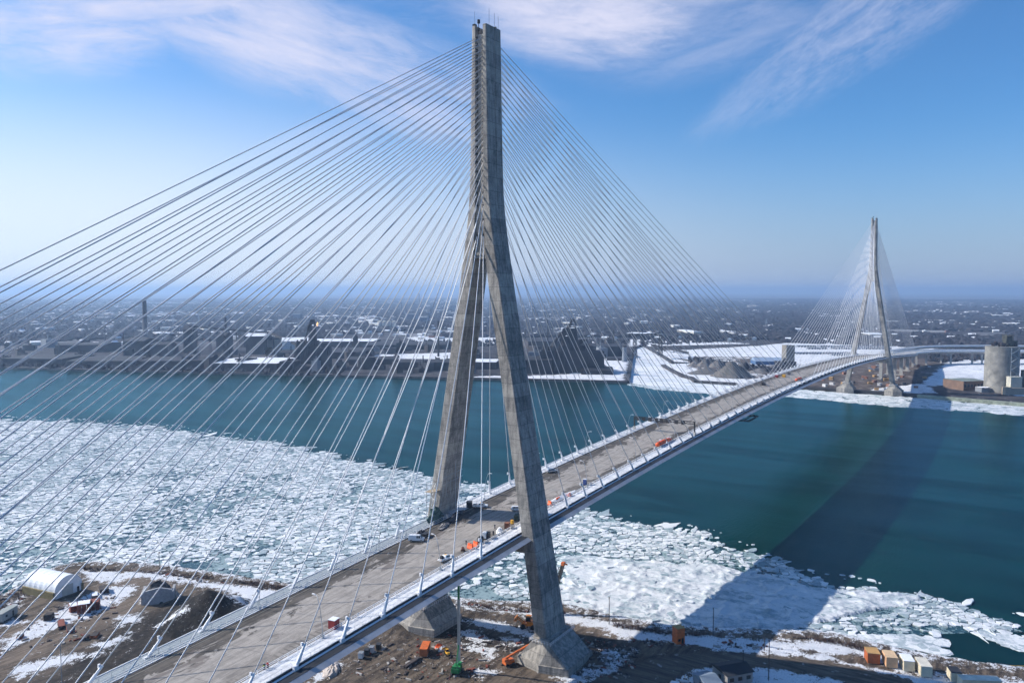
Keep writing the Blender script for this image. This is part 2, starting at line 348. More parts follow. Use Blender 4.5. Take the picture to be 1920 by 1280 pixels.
def build_floes():
    n = len(px_); res = mgeo.delaunay_2d_cdt([Vector((a, b)) for a, b in zip(px_, py_)], [], [], 0, 1e-5)
    V = res[0]; T = np.array([f_ for f_ in res[2] if len(f_) == 3]); vv = np.array([(q.x, q.y) for q in V])
    A, B, Cc = vv[T[:, 0]], vv[T[:, 1]], vv[T[:, 2]]
    d = 2*(A[:, 0]*(B[:, 1]-Cc[:, 1])+B[:, 0]*(Cc[:, 1]-A[:, 1])+Cc[:, 0]*(A[:, 1]-B[:, 1])); d = np.where(abs(d) < 1e-9, 1e-9, d)
    a2, b2, c2 = (A**2).sum(1), (B**2).sum(1), (Cc**2).sum(1)
    ux = (a2*(B[:, 1]-Cc[:, 1])+b2*(Cc[:, 1]-A[:, 1])+c2*(A[:, 1]-B[:, 1]))/d; uy = (a2*(Cc[:, 0]-B[:, 0])+b2*(A[:, 0]-Cc[:, 0])+c2*(B[:, 0]-A[:, 0]))/d
    inc = [[] for _ in range(len(vv))]
    for k, tr in enumerate(T):
        for i in tr: inc[i].append(k)
    near_edge = segdist(vv[:, 0], vv[:, 1], ice_poly); inhole = hole_any(vv[:, 0], vv[:, 1]); inpack = inpoly(vv[:, 0], vv[:, 1], pack_poly)
    verts = []; faces = []; tone = []
    rnd = random.Random(3); fields = vnoise(vv[:, 0], vv[:, 1], 60, 8, 3); ragged = np.clip(vnoise(vv[:, 0], vv[:, 1], 14, 93, 3)-0.42, 0, 1)*3; sheet = vnoise(vv[:, 0], vv[:, 1], 34, 91, 3)
    for i in range(len(vv)):
        if inhole[i] or len(inc[i]) < 3: continue
        cx, cy = vv[i]; poly = [(ux[k], uy[k]) for k in inc[i]]
        poly.sort(key=lambda q: math.atan2(q[1]-cy, q[0]-cx))
        rm = max(math.hypot(a_-cx, b_-cy) for a_, b_ in poly)
        if rm > 16: poly = [(cx+(a_-cx)*min(1, 5/max(1e-3, math.hypot(a_-cx, b_-cy))), cy+(b_-cy)*min(1, 5/max(1e-3, math.hypot(a_-cx, b_-cy)))) for a_, b_ in poly]
        if rnd.random() < (0.03+0.2*max(0, fields[i]-0.5)) and not inpack[i]: continue
        if inpack[i] and rnd.random() < 0.6: continue
        if near_edge[i] < 11*ragged[i]: continue
        if sheet[i] > 0.62 and not inpack[i] and rnd.random() < 0.5: continue
        gap = (0.93 if inpack[i] else (0.975 if rnd.random() < 0.66 else 0.87))-0.14*rnd.random()*(0 if inpack[i] else 1)
        # jagged outline
        out = []
        m_ = len(poly)
        for k in range(m_):
            a_, b_ = poly[k]; c_, d_ = poly[(k+1) % m_]
            out.append((a_, b_)); L = math.hypot(c_-a_, d_-b_)
            if L > 2.0:
                q = rnd.uniform(.3, .7); out.append((a_+(c_-a_)*q+rnd.uniform(-.2, .2)*L, b_+(d_-b_)*q+rnd.uniform(-.2, .2)*L))
        hgt = rnd.uniform(0.15, 0.6)+(0.5*rnd.random()**3 if inpack[i] else 0)
        tx, ty = (rnd.gauss(0, .05), rnd.gauss(0, .05)) if inpack[i] else (rnd.gauss(0, .03), rnd.gauss(0, .03))
        b0 = len(verts); k = len(out); tn = min(1, max(0, 0.25+0.5*fields[i]+rnd.gauss(0, .34)))
        ring = []
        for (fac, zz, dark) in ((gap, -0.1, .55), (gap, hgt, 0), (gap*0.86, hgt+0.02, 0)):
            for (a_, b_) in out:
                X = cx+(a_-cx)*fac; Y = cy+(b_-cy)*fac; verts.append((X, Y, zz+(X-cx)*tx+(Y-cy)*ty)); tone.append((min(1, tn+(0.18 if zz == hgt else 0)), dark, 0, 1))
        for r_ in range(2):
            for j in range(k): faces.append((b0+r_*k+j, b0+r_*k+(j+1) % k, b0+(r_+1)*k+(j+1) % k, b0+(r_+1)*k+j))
        faces.append(tuple(b0+2*k+j for j in range(k)))
    me = bpy.data.meshes.new('ice_floes'); me.from_pydata(verts, [], faces); me.materials.append(MATS['ice'])
    a_ = me.color_attributes.new('tone', 'FLOAT_COLOR', 'POINT'); a_.data.foreach_set('color', np.array(tone, np.float32).ravel()); me.update()
    ob = bpy.data.objects.new('ice_floes', me); COL.objects.link(ob); tag(ob, 'broken white ice floes crowded along the near bank', 'ice', kind='stuff')
build_floes()

# consolidated pack ice (rough white sheet with ridges)
def grid_mesh(name, xs, ys, zf, mat, attr=None, smooth=True, mask=None):
    X, Y = np.meshgrid(xs, ys, indexing='ij'); Z = zf(X, Y); nx, ny = X.shape
    idx = np.arange(nx*ny).reshape(nx, ny)
    F = np.stack([idx[:-1, :-1].ravel(), idx[1:, :-1].ravel(), idx[1:, 1:].ravel(), idx[:-1, 1:].ravel()], 1)
    if mask is not None:
        mk = mask(X, Y).ravel(); F = F[mk[F].any(1)]
    return meshnp(name, np.stack([X.ravel(), Y.ravel(), Z.ravel()], 1), F, mat, smooth, {'g': attr(X, Y)} if attr else None)
mt, t = newmat('pack ice'); p = t.pos()
wv = t.mapv(p, (1, 0.45, 1), (0, 0, 0.45))
a = t.noise(wv, 0.12, 9, 0.72, 1.2); b = t.noise(t.mapv(p, (1, .6, 1), (0, 0, .45)), 0.9, 8, 0.78, 0.6); cr = t.vor(t.mapv(p, (1, 1, 0)), 0.16, 'DISTANCE_TO_EDGE')
f = t.ss(t.m('ADD', t.m('MULTIPLY', a, 0.6), t.m('MULTIPLY', b, 0.4)), 0.38, 0.55)
c = t.mix(f, (0.24, 0.34, 0.38), (0.72, 0.735, 0.75))
t.bsdf(c, 0.6, 0, t.bump(t.m('ADD', b, t.m('MULTIPLY', a, 2.0)), 0.8, 0.5))
px0 = [q[0] for q in pack_poly]; py0 = [q[1] for q in pack_poly]
def packz(X, Y):
    d = segdist(X, Y, pack_poly); ins = inpoly(X, Y, pack_poly)
    d = np.where(ins, d, -d)
    rg = np.abs(vnoise(X, Y, 9, 21, 4)-0.5)*2
    z = 0.25+0.9*(1-rg)**6+0.7*vnoise(X, Y, 3, 22, 3)*vnoise(X, Y, 25, 23, 2)
    n = vnoise(X, Y, 12, 24, 4)
    return np.where(d+14*(n-0.5) > 2.0, z, -0.4)
po = grid_mesh('pack_ice', np.arange(min(px0), max(px0), 0.8), np.arange(min(py0), max(py0), 0.8), packz, mt)
tag(po, 'solid white pack ice frozen against the near shore', 'ice', kind='stuff')

# loose floes in the open water at lower right
def small_floes(name, regions, n, lab, rmin=0.8, rmax=3.5, seed=1):
    rnd = random.Random(seed); mb = MB(); tone = []
    for reg in regions:
        xs_ = [q[0] for q in reg]; ys_ = [q[1] for q in reg]; k = 0; tries = 0
        while k < n and tries < n*40:
            tries += 1
            x, y = rnd.uniform(min(xs_), max(xs_)), rnd.uniform(min(ys_), max(ys_))
            if not inpoly(np.array([x]), np.array([y]), reg)[0]: continue
            k += 1; r_ = rmin+(rmax-rmin)*rnd.random()**2.5; m_ = rnd.randint(6, 9); ph = rnd.random()*6.28; asp = rnd.uniform(.5, 1); ro = rnd.random()*3
            o_ = []
            for j in range(m_):
                a_ = 2*math.pi*j/m_+rnd.uniform(-.25, .25); rr = r_*rnd.uniform(.75, 1.1); ex, ey = rr*math.cos(a_), rr*asp*math.sin(a_)
                o_.append((x+ex*math.cos(ro)-ey*math.sin(ro), y+ex*math.sin(ro)+ey*math.cos(ro)))
            z1 = rnd.uniform(.08, .35); b0 = len(mb.v); mb.prism(o_, -0.1, z1); tn = rnd.uniform(.2, .9)
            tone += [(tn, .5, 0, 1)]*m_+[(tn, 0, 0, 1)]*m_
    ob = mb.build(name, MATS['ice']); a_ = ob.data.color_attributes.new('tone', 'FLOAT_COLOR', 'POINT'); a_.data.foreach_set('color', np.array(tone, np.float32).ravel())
    return tag(ob, lab, 'ice', kind='stuff')
small_floes('brash_ice', [[XY(*q) for q in [(1480, 1192), (1540, 1190), (1700, 1193), (1770, 1198), (1765, 1208), (1700, 1218), (1640, 1216), (1560, 1199)]],
                          [XY(*q) for q in [(1730, 1208), (1775, 1222), (1760, 1224), (1720, 1214)]],
                          [XY(*q) for q in [(1850, 1192), (1930, 1196), (2000, 1240), (1930, 1222), (1880, 1205)]]], 900,
            'small drifting ice pieces in the dark water below the trailers', seed=4)
small_floes('drifting_ice', [[XY(*q) for q in [(0, 778), (300, 792), (520, 822), (740, 872), (1090, 950), (1340, 992), (1500, 1055), (1700, 1104), (1920, 1150), (1920, 1158), (1700, 1112), (1500, 1068), (1090, 960), (740, 884), (300, 804), (0, 790)]]], 420, 'scattered small floes drifting off the rim of the ice field', 0.5, 2.6, seed=14)
small_floes('edge_ice', [[XY(*q) for q in [(1090, 1162), (1260, 1182), (1480, 1190), (1560, 1196), (1560, 1186), (1480, 1176), (1300, 1166), (1150, 1150)]]], 1400,
            'crushed ice rubble lining the shoreline fence', 0.4, 1.6, seed=6)

# ---------------------------------------------------------- near bank
nshore = near_shore
SNOW_PX = [  # snow covered patches of the near bank
    [(0, 1140), (45, 1112), (105, 1082), (160, 1072), (60, 1100), (20, 1150)],
    [(150, 1068), (300, 1072), (400, 1090), (480, 1100), (560, 1112), (520, 1140), (480, 1142), (440, 1112), (350, 1092), (250, 1080), (215, 1092), (160, 1086)],
    [(205, 1100), (250, 1094), (256, 1103), (238, 1118), (215, 1133), (190, 1148), (160, 1160), (120, 1172), (60, 1196), (0, 1226), (0, 1200), (60, 1168), (130, 1130), (170, 1112)],
    [(215, 1158), (265, 1148), (268, 1162), (225, 1176)], [(270, 1112), (300, 1116), (262, 1130)],
    [(415, 1120), (470, 1140), (452, 1152), (425, 1148), (400, 1130)], [(295, 1170), (350, 1164), (352, 1172), (298, 1178)],
    [(170, 1210), (240, 1188), (238, 1200), (200, 1214)], [(20, 1250), (120, 1226), (200, 1222), (100, 1250), (30, 1275)],
    [(0, 1160), (40, 1160), (60, 1166), (0, 1175)],
    # around and right of the near leg
    [(750, 1118), (850, 1131), (1060, 1147), (1160, 1168), (1260, 1188), (1400, 1196), (1560, 1202), (1640, 1222), (1720, 1242), (1700, 1275), (1600, 1246), (1500, 1230), (1400, 1224), (1300, 1220), (1260, 1222),
     (1230, 1215), (1180, 1200), (1150, 1190), (1130, 1178), (1060, 1168), (1060, 1163), (930, 1146), (850, 1140), (760, 1127)],
    [(860, 1128), (905, 1150), (880, 1148), (865, 1140)], [(865, 1160), (930, 1160), (1000, 1180), (1002, 1196), (970, 1190), (900, 1172)],
    [(862, 1178), (895, 1182), (925, 1200), (900, 1206), (870, 1196)], [(862, 1204), (900, 1210), (932, 1216), (918, 1234), (890, 1224), (864, 1214)], [(940, 1192), (985, 1196), (975, 1208), (945, 1206)],
    [(1700, 1275), (1690, 1262), (1820, 1262), (1925, 1275), (1925, 1300), (1700, 1300)],
    [(1170, 1262), (1230, 1246), (1260, 1252), (1220, 1275), (1120, 1290)], [(1350, 1248), (1440, 1252), (1560, 1268), (1640, 1290), (1250, 1290), (1300, 1255)],
    [(1125, 1224), (1165, 1225), (1170, 1238), (1130, 1238)], [(585, 1262), (640, 1236), (646, 1246), (610, 1268), (590, 1280)], [(1040, 1268), (1080, 1262), (1160, 1238), (1190, 1215), (1150, 1260), (1060, 1285)],
    [(880, 1258), (920, 1250), (935, 1262), (900, 1270)]]
DIRT_PX = [[(1180, 1196), (1262, 1204), (1300, 1208), (1332, 1214), (1330, 1222), (1290, 1228), (1240, 1224), (1200, 1212)], [(1500, 1216), (1540, 1222), (1530, 1226), (1505, 1222)], [(1545, 1226), (1620, 1228), (1690, 1262), (1640, 1252)]]
DARK_PX = [[(250, 1160), (330, 1125), (385, 1112), (440, 1140), (470, 1150), (430, 1180), (330, 1230), (200, 1290), (60, 1290), (130, 1240)], [(740, 1160), (860, 1170), (1000, 1205), (960, 1225), (800, 1190), (730, 1180)], [(1090, 1180), (1180, 1215), (1160, 1240), (1100, 1225)]]
ROAD_PX = [(1060, 1300), (1150, 1262), (1215, 1236), (1270, 1226), (1310, 1222), (1400, 1226), (1500, 1233), (1600, 1250), (1700, 1276), (1760, 1300), (1640, 1300), (1560, 1268), (1500, 1257), (1440, 1250), (1340, 1243), (1290, 1252), (1250, 1275), (1230, 1300)]
TRACK_PX = [[(0, 1188), (60, 1156), (150, 1118), (205, 1092), (250, 1080), (300, 1084), (330, 1098), (300, 1112), (262, 1112), (258, 1100), (235, 1092), (200, 1104), (150, 1132), (60, 1178), (0, 1206)], [(0, 1230), (120, 1180), (225, 1130), (262, 1114), (300, 1120), (240, 1152), (130, 1200), (0, 1256)], [(1060, 1158), (1140, 1176), (1215, 1198), (1190, 1206), (1120, 1186), (1062, 1172)]]
def world(pxs, z=4): return [XY(u, v, z) for u, v in pxs]
snow_polys = [world(q) for q in SNOW_PX]; dirt_polys = [world(q) for q in DIRT_PX]; dark_polys = [world(q) for q in DARK_PX]; track_polys = [world(q) for q in TRACK_PX]; road_poly = world(ROAD_PX)
def soft(X, Y, poly, wdt): 
    xs_ = [q[0] for q in poly]; ys_ = [q[1] for q in poly]
    if X.size == 0: return X*0
    sel = (X > min(xs_)-wdt*3) & (X < max(xs_)+wdt*3) & (Y > min(ys_)-wdt*3) & (Y < max(ys_)+wdt*3)
    out = np.zeros(X.shape); xx, yy = X[sel], Y[sel]; d = segdist(xx, yy, poly); s_ = np.where(inpoly(xx, yy, poly), d, -d)
    out[sel] = np.clip(0.5+s_/(2*wdt), 0, 1); return out
HEAPS = [(P(392, 1156, 4), 19, 11.0), (P(448, 1142, 4), 7, 2.0), (P(330, 1128, 4), 6, 1.6), (P(735, 1178, 4), 12, 2.5), (P(880, 1145, 4), 9, 1.5), (P(1100, 1222, 4), 9, 1.4), (P(1150, 1222, 4), 8, 1.5)]
def near_z(X, Y):
    d = segdist(X, Y, near_poly); ins = inpoly(X, Y, near_poly); s_ = np.where(ins, d, -d)
    s_ = s_+2.2*(vnoise(X, Y, 6, 31, 3)-0.5)
    z = np.clip(s_/2.6, -1, 1); z = np.where(z > 0, 4.0*(z*z*(3-2*z)), z*3)
    bumpy = 0.9*(vnoise(X, Y, 22, 32, 4)-0.5)+0.35*(vnoise(X, Y, 3.0, 33, 3)-0.5)
    rd = soft(X, Y, road_poly, 1.5)
    z = np.where(s_ > 1, z+bumpy*(1-rd)*np.clip(s_/8, 0, 1), z)
    for (c_, r_, h_) in HEAPS:
        q = np.hypot(X-c_.x, Y-c_.y)/r_*(1+0.35*(vnoise(X, Y, 7, 35, 3)-0.5)); z = z+h_*np.clip(1-q, 0, 1)**1.1
    return z
def near_attr(X, Y):
    s_ = np.zeros(X.shape)
    for q in snow_polys: s_ = np.maximum(s_, soft(X, Y, q, 3.0))
    sd = segdist(X, Y, near_shore, False); s_ = np.maximum(s_, 0.62*np.clip(1-(sd-3)/8, 0, 1)+0.12*np.clip(-Y/50, 0, 1)*np.clip(1-(sd-3)/8, 0, 1))
    for q in dirt_polys: s_ = s_*(1-soft(X, Y, q, 1.5))
    d_ = np.zeros(X.shape)
    for q in dark_polys: d_ = np.maximum(d_, soft(X, Y, q, 4))
    tr_ = np.zeros(X.shape)
    for q in track_polys: tr_ = np.maximum(tr_, soft(X, Y, q, 2.5))
    heap = np.zeros(X.shape); c_, r_, h_ = HEAPS[0]
    heap = np.clip(1.35-np.hypot(X-c_.x, Y-c_.y)/r_, 0, 1)
    rd = soft(X, Y, road_poly, 1.2)
    return np.stack([s_.ravel()*(1-rd.ravel()), np.maximum(d_*0.8, np.clip(heap*3, 0, 1)).ravel(), rd.ravel(), tr_.ravel()], 1)
mt, t = newmat('near ground'); p = t.pos(); an_ = t.new('ShaderNodeAttribute', attribute_name='g'); g = t.sep(an_.outputs['Color']); trk = an_.outputs['Alpha']
a = t.noise(p, 0.35, 8, 0.68, 0.4); b = t.noise(p, 2.2, 5, 0.7); st = t.noise(t.mapv(p, (0.16, 1.0, 1), (0, 0, R(-58))), 0.55, 6, 0.65)
dirt = t.mix(t.ss(t.m('ADD', t.m('MULTIPLY', a, 0.3), t.m('MULTIPLY', st, 0.7)), 0.40, 0.60), (0.042, 0.032, 0.026), (0.165, 0.128, 0.095))
dirt = t.mix(t.m('MULTIPLY', t.ss(b, 0.45, 0.75), 0.4), dirt, (0.26, 0.21, 0.17))
dirt = t.mix(t.ss(b, 0.42, 0.25), dirt, (0.035, 0.028, 0.024))
dark = t.mix(t.ss(a, 0.35, 0.65), (0.006, 0.006, 0.007), (0.036, 0.030, 0.026))
dirt = t.mix(g[1], dirt, dark)
rut = t.noise(t.mapv(p, (0.07, 1.0, 1), (0, 0, R(-60))), 1.3, 4, 0.6)
dirt = t.mix(t.m('MULTIPLY', trk, 0.8), dirt, t.mix(t.ss(rut, 0.38, 0.62), (0.12, 0.092, 0.07), (0.27, 0.21, 0.16)))
rt_ = t.noise(t.mapv(p, (1.0, 0.10, 1), (0, 0, R(10))), 0.9, 5, 0.6)
road = t.mix(t.ss(rt_, 0.35, 0.65), (0.075, 0.062, 0.052), (0.17, 0.14, 0.11))
road = t.mix(t.ss(t.noise(p, 0.22, 4, 0.6), 0.62, 0.72), road, (0.45, 0.46, 0.48))
snow = t.mix(t.ss(b, 0.35, 0.7), (0.60, 0.62, 0.66), (0.84, 0.85, 0.87))
sf = t.ss(t.m('ADD', g[0], t.m('MULTIPLY', t.m('SUBTRACT', t.m('ADD', t.m('MULTIPLY', a, 0.6), t.m('MULTIPLY', b, 0.4)), 0.5), 5.0)), 0.50, 0.66)
sp = t.ss(t.noise(p, 0.5, 8, 0.8), 0.60, 0.66)
sf = t.m('MAXIMUM', sf, t.m('MULTIPLY', sp, 0.45))
c = t.mix(g[2], dirt, road); c = t.mix(t.m('MULTIPLY', sf, t.m('SUBTRACT', 1.0, t.m('MULTIPLY', g[2], 0.9))), c, snow)
t.bsdf(c, 0.9, 0, t.bump(t.m('ADD', t.m('MULTIPLY', a, 2.0), b), 0.9, 0.35), spec=0.2)
MATS['ground'] = mt
gx = np.concatenate([np.arange(-700, -340, 20), np.arange(-340, 100, 1.1)]); gy = np.concatenate([np.arange(-420, -230, 12), np.arange(-230, 300, 1.1), np.arange(300, 700, 12)])
go = grid_mesh('ground', gx, gy, near_z, mt, near_attr, mask=lambda X, Y: near_z(X, Y) > -2.9)
tag(go, 'muddy construction ground with snow patches on the near bank', kind='structure')
def gz(x, y): return float(near_z(np.array([[x]]), np.array([[y]]))[0, 0])
# ============================================================ the bridge
SPAN = 853.0
def zd(x):
    if x < 0: return 48.16+0.0588*x
    if x > SPAN: return 48.16-0.0588*(x-SPAN)
    return 48.16+10.66*(1-((x-426.5)/426.5)**2)
# concrete of the towers: lifts, stains, streaks
mt, t = newmat('tower concrete'); p = t.pos(); X, Y, Z = t.sep(p)
ln = t.m('FRACT', t.m('DIVIDE', Z, 4.7)); joint = t.m('MULTIPLY', t.ss(ln, 0.0, 0.05, 1, 0), 0.85)
lift = t.new('ShaderNodeTexWhiteNoise', noise_dimensions='2D'); t.put(lift, 'Vector', t.comb(t.m('FLOOR', t.m('DIVIDE', Z, 4.7)), t.m('FLOOR', t.m('DIVIDE', Y, 30)), 0))
a = t.noise(p, 0.35, 7, 0.68); b = t.noise(t.mapv(p, (1, 1, 0.12)), 0.9, 5, 0.65); k = t.noise(p, 2.5, 4, 0.7)
f = t.m('ADD', t.m('MULTIPLY', a, 0.30), t.m('ADD', t.m('MULTIPLY', b, 0.42), t.m('MULTIPLY', k, 0.28)))
f = t.m('ADD', f, t.m('MULTIPLY', t.m('SUBTRACT', lift.outputs['Value'], 0.5), 0.075))
c = t.mix(t.ss(f, 0.34, 0.66), (0.125, 0.12, 0.117), (0.47, 0.435, 0.385))
c = t.mix(joint, c, (0.09, 0.09, 0.09))
t.bsdf(c, 0.85, 0, t.bump(t.m('ADD', a, t.m('MULTIPLY', k, 0.4)), 0.4, 0.15), spec=0.25)
MATS['tower'] = mt; DARK = M('black and recess shade', (0.03, 0.03, 0.035), 0.9)
CONC = M('pale concrete', (0.46, 0.44, 0.41), 0.85, 0, 0.3, 0.7, 0.3)
STEELW = M('white painted steel', (0.82, 0.82, 0.83), 0.45, 0, 0.06, 1.0)
GALV = M('galvanised steel', (0.42, 0.45, 0.48), 0.45, 0.3, 0.15, 2.0)
FAIR = M('fairing panels', (0.40, 0.41, 0.44), 0.5, 0.0, 0.14, 0.35)
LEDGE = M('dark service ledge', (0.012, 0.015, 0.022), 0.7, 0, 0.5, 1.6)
mt, t = newmat('walkway grating'); p = t.pos(); X, Y, Z = t.sep(p)
s_ = t.ss(t.m('FRACT', t.m('DIVIDE', X, 0.9)), 0.0, 0.25, 1, 0); t.bsdf(t.mix(t.m('MULTIPLY', s_, 0.6), (0.29, 0.325, 0.345), (0.14, 0.17, 0.19)), 0.7); GRATE = mt
PATHM = M('snowy walkway', (0.62, 0.63, 0.65), 0.85, 0, 0.22, 0.8, 0.2)

bridge = thing('cable_stayed_bridge', 'long cable stayed bridge with two tall concrete A shaped towers across the river', 'bridge')
def interp(z, tab):
    for (z0, v0), (z1, v1) in zip(tab, tab[1:]):
        if z <= z1: return v0+(v1-v0)*max(0, z-z0)/(z1-z0)
    return tab[-1][1]
YO = [(4, 30.4), (131, 8.75), (136, 7.95), (140, 7.3), (145, 6.5), (151, 5.6), (157, 4.85), (164, 4.25), (175, 3.85), (220.6, 3.05)]
YI = [(4, 25.7), (131, 4.1), (141.6, 2.65), (150, 2.2), (165, 1.75), (220.6, 1.6)]
XA = [(4, 14.2), (11, 13.6), (48, 11.6), (75, 10.7), (131, 9.5), (220.6, 9.0)]
zlev = [8.0, 11, 20, 35, 48, 61, 75, 90, 108, 120, 131, 136, 140, 141.6, 145, 151, 157, 164, 175, 190, 205, 220.6]
def tower_mesh():
    mb = MB()
    for s in (-1, 1):
        rings = []
        for z in zlev:
            h = interp(z, XA)/2; yo, yi = interp(z, YO), interp(z, YI); g = 0.22; gx = h*0.08
            ch = 0.35
            pts = [(-h, yi), (-h, yo-ch), (-h+ch, yo), (gx-g, yo), (gx, yo-0.35), (gx+g, yo), (h-ch, yo), (h, yo-ch), (h, yi)]
            ring = [(x, s*y, z) for x, y in pts]
            if s > 0: ring = ring[::-1]
            rings.append(ring)
        mb.loft(rings)
    # web between the ribs of the shaft
    rings = []
    for z in [q for q in zlev if q >= 141.6][:-1]+[217.6]:
        h = interp(z, XA)/2-0.75; y = interp(z, YI)+0.15
        rings.append([(-h, -y, z), (h, -y, z), (h, y, z), (-h, y, z)])
    mb.loft(rings)
    mb.box((0, 0, 143.2), (8.6, 5.0, 0.9))
    # cross beam behind the deck soffit
    return mb
ZA = [216.6]
for k in range(18): ZA.append(ZA[-1]-2.05)
for d in (2.4, 2.8, 3.1, 3.5, 3.9, 4.3, 4.8, 5.2): ZA.append(ZA[-1]-d)
ZA = ZA[::-1]
tw = tower_mesh()
for z in ZA:
    h = interp(z, XA)/2-0.75
    for sx in (-1, 1):
        for sy in (-1, 1): tw.box((sx*h, sy*1.25, z-0.1), (0.36, 0.62, 1.0), mi=1)  # dark boxes on the face paint the shade inside the cable pockets
tower = tw.build('tower', [MATS['tower'], DARK], bridge)
def footing(s):
    mb = MB(); cy = s*28.0; hexa = [(-11, 0), (-8.6, -10), (8.6, -10), (11, 0), (8.6, 10), (-8.6, 10)]
    mb.prism([(x, cy+y) for x, y in hexa], -0.5, 6.6)
    r0 = [(x*0.94, cy+y*0.94, 6.55) for x, y in hexa]; c2 = s*27.0
    r1 = [(-8.0, c2, 12.6), (-8.0, c2-3.6, 12.6), (8.0, c2-3.6, 12.6), (8.0, c2, 12.6), (8.0, c2+3.6, 12.6), (-8.0, c2+3.6, 12.6)]
    mb.loft([r0, r1])
    mb.box((0, c2, 13.2), (15.2, 6.2, 1.25))
    return mb
def rail_around(mb, c, lx, ly, z):
    P4 = [(c[0]-lx, c[1]-ly, z), (c[0]+lx, c[1]-ly, z), (c[0]+lx, c[1]+ly, z), (c[0]-lx, c[1]+ly, z)]
    for i in range(4):
        a, b = Vector(P4[i]), Vector(P4[(i+1) % 4])
        for h in (0.6, 1.15): mb.bar(a+Vector((0, 0, h)), b+Vector((0, 0, h)), 0.09)
        n = int((b-a).length/1.1)
        for k in range(n): q = a.lerp(b, k/n); mb.bar(q, q+Vector((0, 0, 1.15)), 0.12)
def dress_tower(tw_, far=False):
    for s in (-1, 1):
        f = footing(s).build('footing', [MATS['tower']], tw_)
    for s in (-1, 1):
        mb = MB(); rail_around(mb, (0, s*27.0), 8.4, 4.0, 12.7); mb.build('footing_railing', STEELW, tw_)
    for (x, y, h) in ((-3.8, 2.2, 5.0), (-1.0, -1.8, 6.0), (1.6, -2.2, 5.2), (3.4, -2.6, 4.6)):
        mb = MB(); mb.tube([(x, y, 220.3), (x, y, 220.6+h)], 0.07, 5); mb.build('lightning_rod', GALV, tw_)
    mb = MB(); mb.tube([(-3.2, 1.0, 217.5), (-3.2, 1.0, 222.6)], 0.12, 6); mb.tube([(-3.2, 1.0, 221.6), (-3.2, 1.0, 222.8)], 0.5, 8); mb.box((-3.2, 1.0, 219.6), (0.6, 0.6, 0.8))
    mb.build('warning_beacon', DARK, tw_)
    mb = MB(); mb.box((0.5, -1.9, 220.85), (4.0, 0.8, 0.3)); mb.box((2.2, -2.3, 220.95), (0.5, 0.5, 0.7)); mb.box((-3.9, 2.2, 220.9), (1.2, 1.0, 0.7)); mb.build('roof_equipment', DARK, tw_)
dress_tower(tower)
tower2 = tower.copy(); COL.objects.link(tower2); tower2.location = (SPAN, 0, 0); tower2.parent = bridge
for ch in list(tower.children):
    c_ = ch.copy(); COL.objects.link(c_); c_.parent = tower2

# deck roadway material
mt, t = newmat('roadway concrete'); p = t.pos(); X, Y, Z = t.sep(p)
a = t.noise(p, 0.25, 6, 0.65, 0.5); b = t.noise(t.mapv(p, (0.05, 1.0, 1)), 1.1, 5, 0.65); d = t.noise(t.mapv(p, (0.35, 1.0, 1), (0, 0, R(18))), 0.28, 6, 0.7, 0.8); k = t.noise(p, 3.0, 3, 0.7)
f = t.m('ADD', t.m('MULTIPLY', a, 0.35), t.m('ADD', t.m('MULTIPLY', b, 0.45), t.m('MULTIPLY', k, 0.2)))
c = t.mix(t.ss(f, 0.38, 0.62), (0.225, 0.205, 0.185), (0.385, 0.35, 0.315))
# damp band along the far shoulder, with a ragged rim
wet = t.ss(t.m('ADD', Y, t.m('MULTIPLY', t.m('SUBTRACT', d, 0.5), 30.0)), 6.6, 8.2)
wet2 = t.m('MULTIPLY', t.ss(t.m('ADD', Y, t.m('MULTIPLY', t.m('SUBTRACT', d, 0.5), 20.0)), -7.0, -8.6), t.ss(X, -60, 120, 0.35, 1.0))
c = t.mix(t.m('MULTIPLY', t.m('MAXIMUM', wet, wet2), 0.95), c, t.mix(t.ss(f, 0.4, 0.6), (0.035, 0.031, 0.027), (0.105, 0.09, 0.076)))
pt_ = t.ss(t.noise(t.mapv(p, (0.6, 1, 1), (0, 0, R(-30))), 0.11, 4, 0.6, 1.5), 0.60, 0.66); c = t.mix(t.m('MULTIPLY', pt_, 0.7), c, (0.12, 0.10, 0.09))
jx = t.m('FRACT', t.m('DIVIDE', t.m('ADD', X, t.m('MULTIPLY', Y, 0.10)), 15.05)); jn = t.ss(jx, 0.0, 0.018, 1, 0)
jx2 = t.m('ABSOLUTE', t.m('SUBTRACT', t.m('ADD', Y, t.m('MULTIPLY', a, 1.2)), 0.8)); jn2 = t.ss(jx2, 0.05, 0.16, 1, 0)
ed = t.m('ABSOLUTE', t.m('SUBTRACT', Y, 13.0)); je = t.ss(ed, 0.08, 0.2, 1, 0); ed2 = t.m('ABSOLUTE', t.m('ADD', Y, 10.9)); je2 = t.ss(ed2, 0.08, 0.2, 1, 0)
c = t.mix(t.m('MULTIPLY', t.m('MAXIMUM', jn, t.m('MULTIPLY', jn2, 0.6)), 0.55), c, (0.07, 0.06, 0.06))
c = t.mix(t.m('MULTIPLY', t.m('MAXIMUM', je, je2), 0.6), c, (0.42, 0.38, 0.30))
# rows of short dark form marks near the camera side shoulder
dm = t.m('MULTIPLY', t.m('GREATER_THAN', t.m('FRACT', t.m('DIVIDE', X, 1.7)), 0.72), t.m('MULTIPLY', t.ss(Y, -8.2, -8.6), t.ss(Y, -10.9, -10.5)))
dm = t.m('MULTIPLY', dm, t.ss(t.noise(p, 0.09, 2), 0.48, 0.56)); c = t.mix(t.m('MULTIPLY', dm, 0.65), c, (0.10, 0.09, 0.08))
t.bsdf(c, 0.8, 0, t.bump(k, 0.2, 0.05), spec=0.3); MATS['road'] = mt

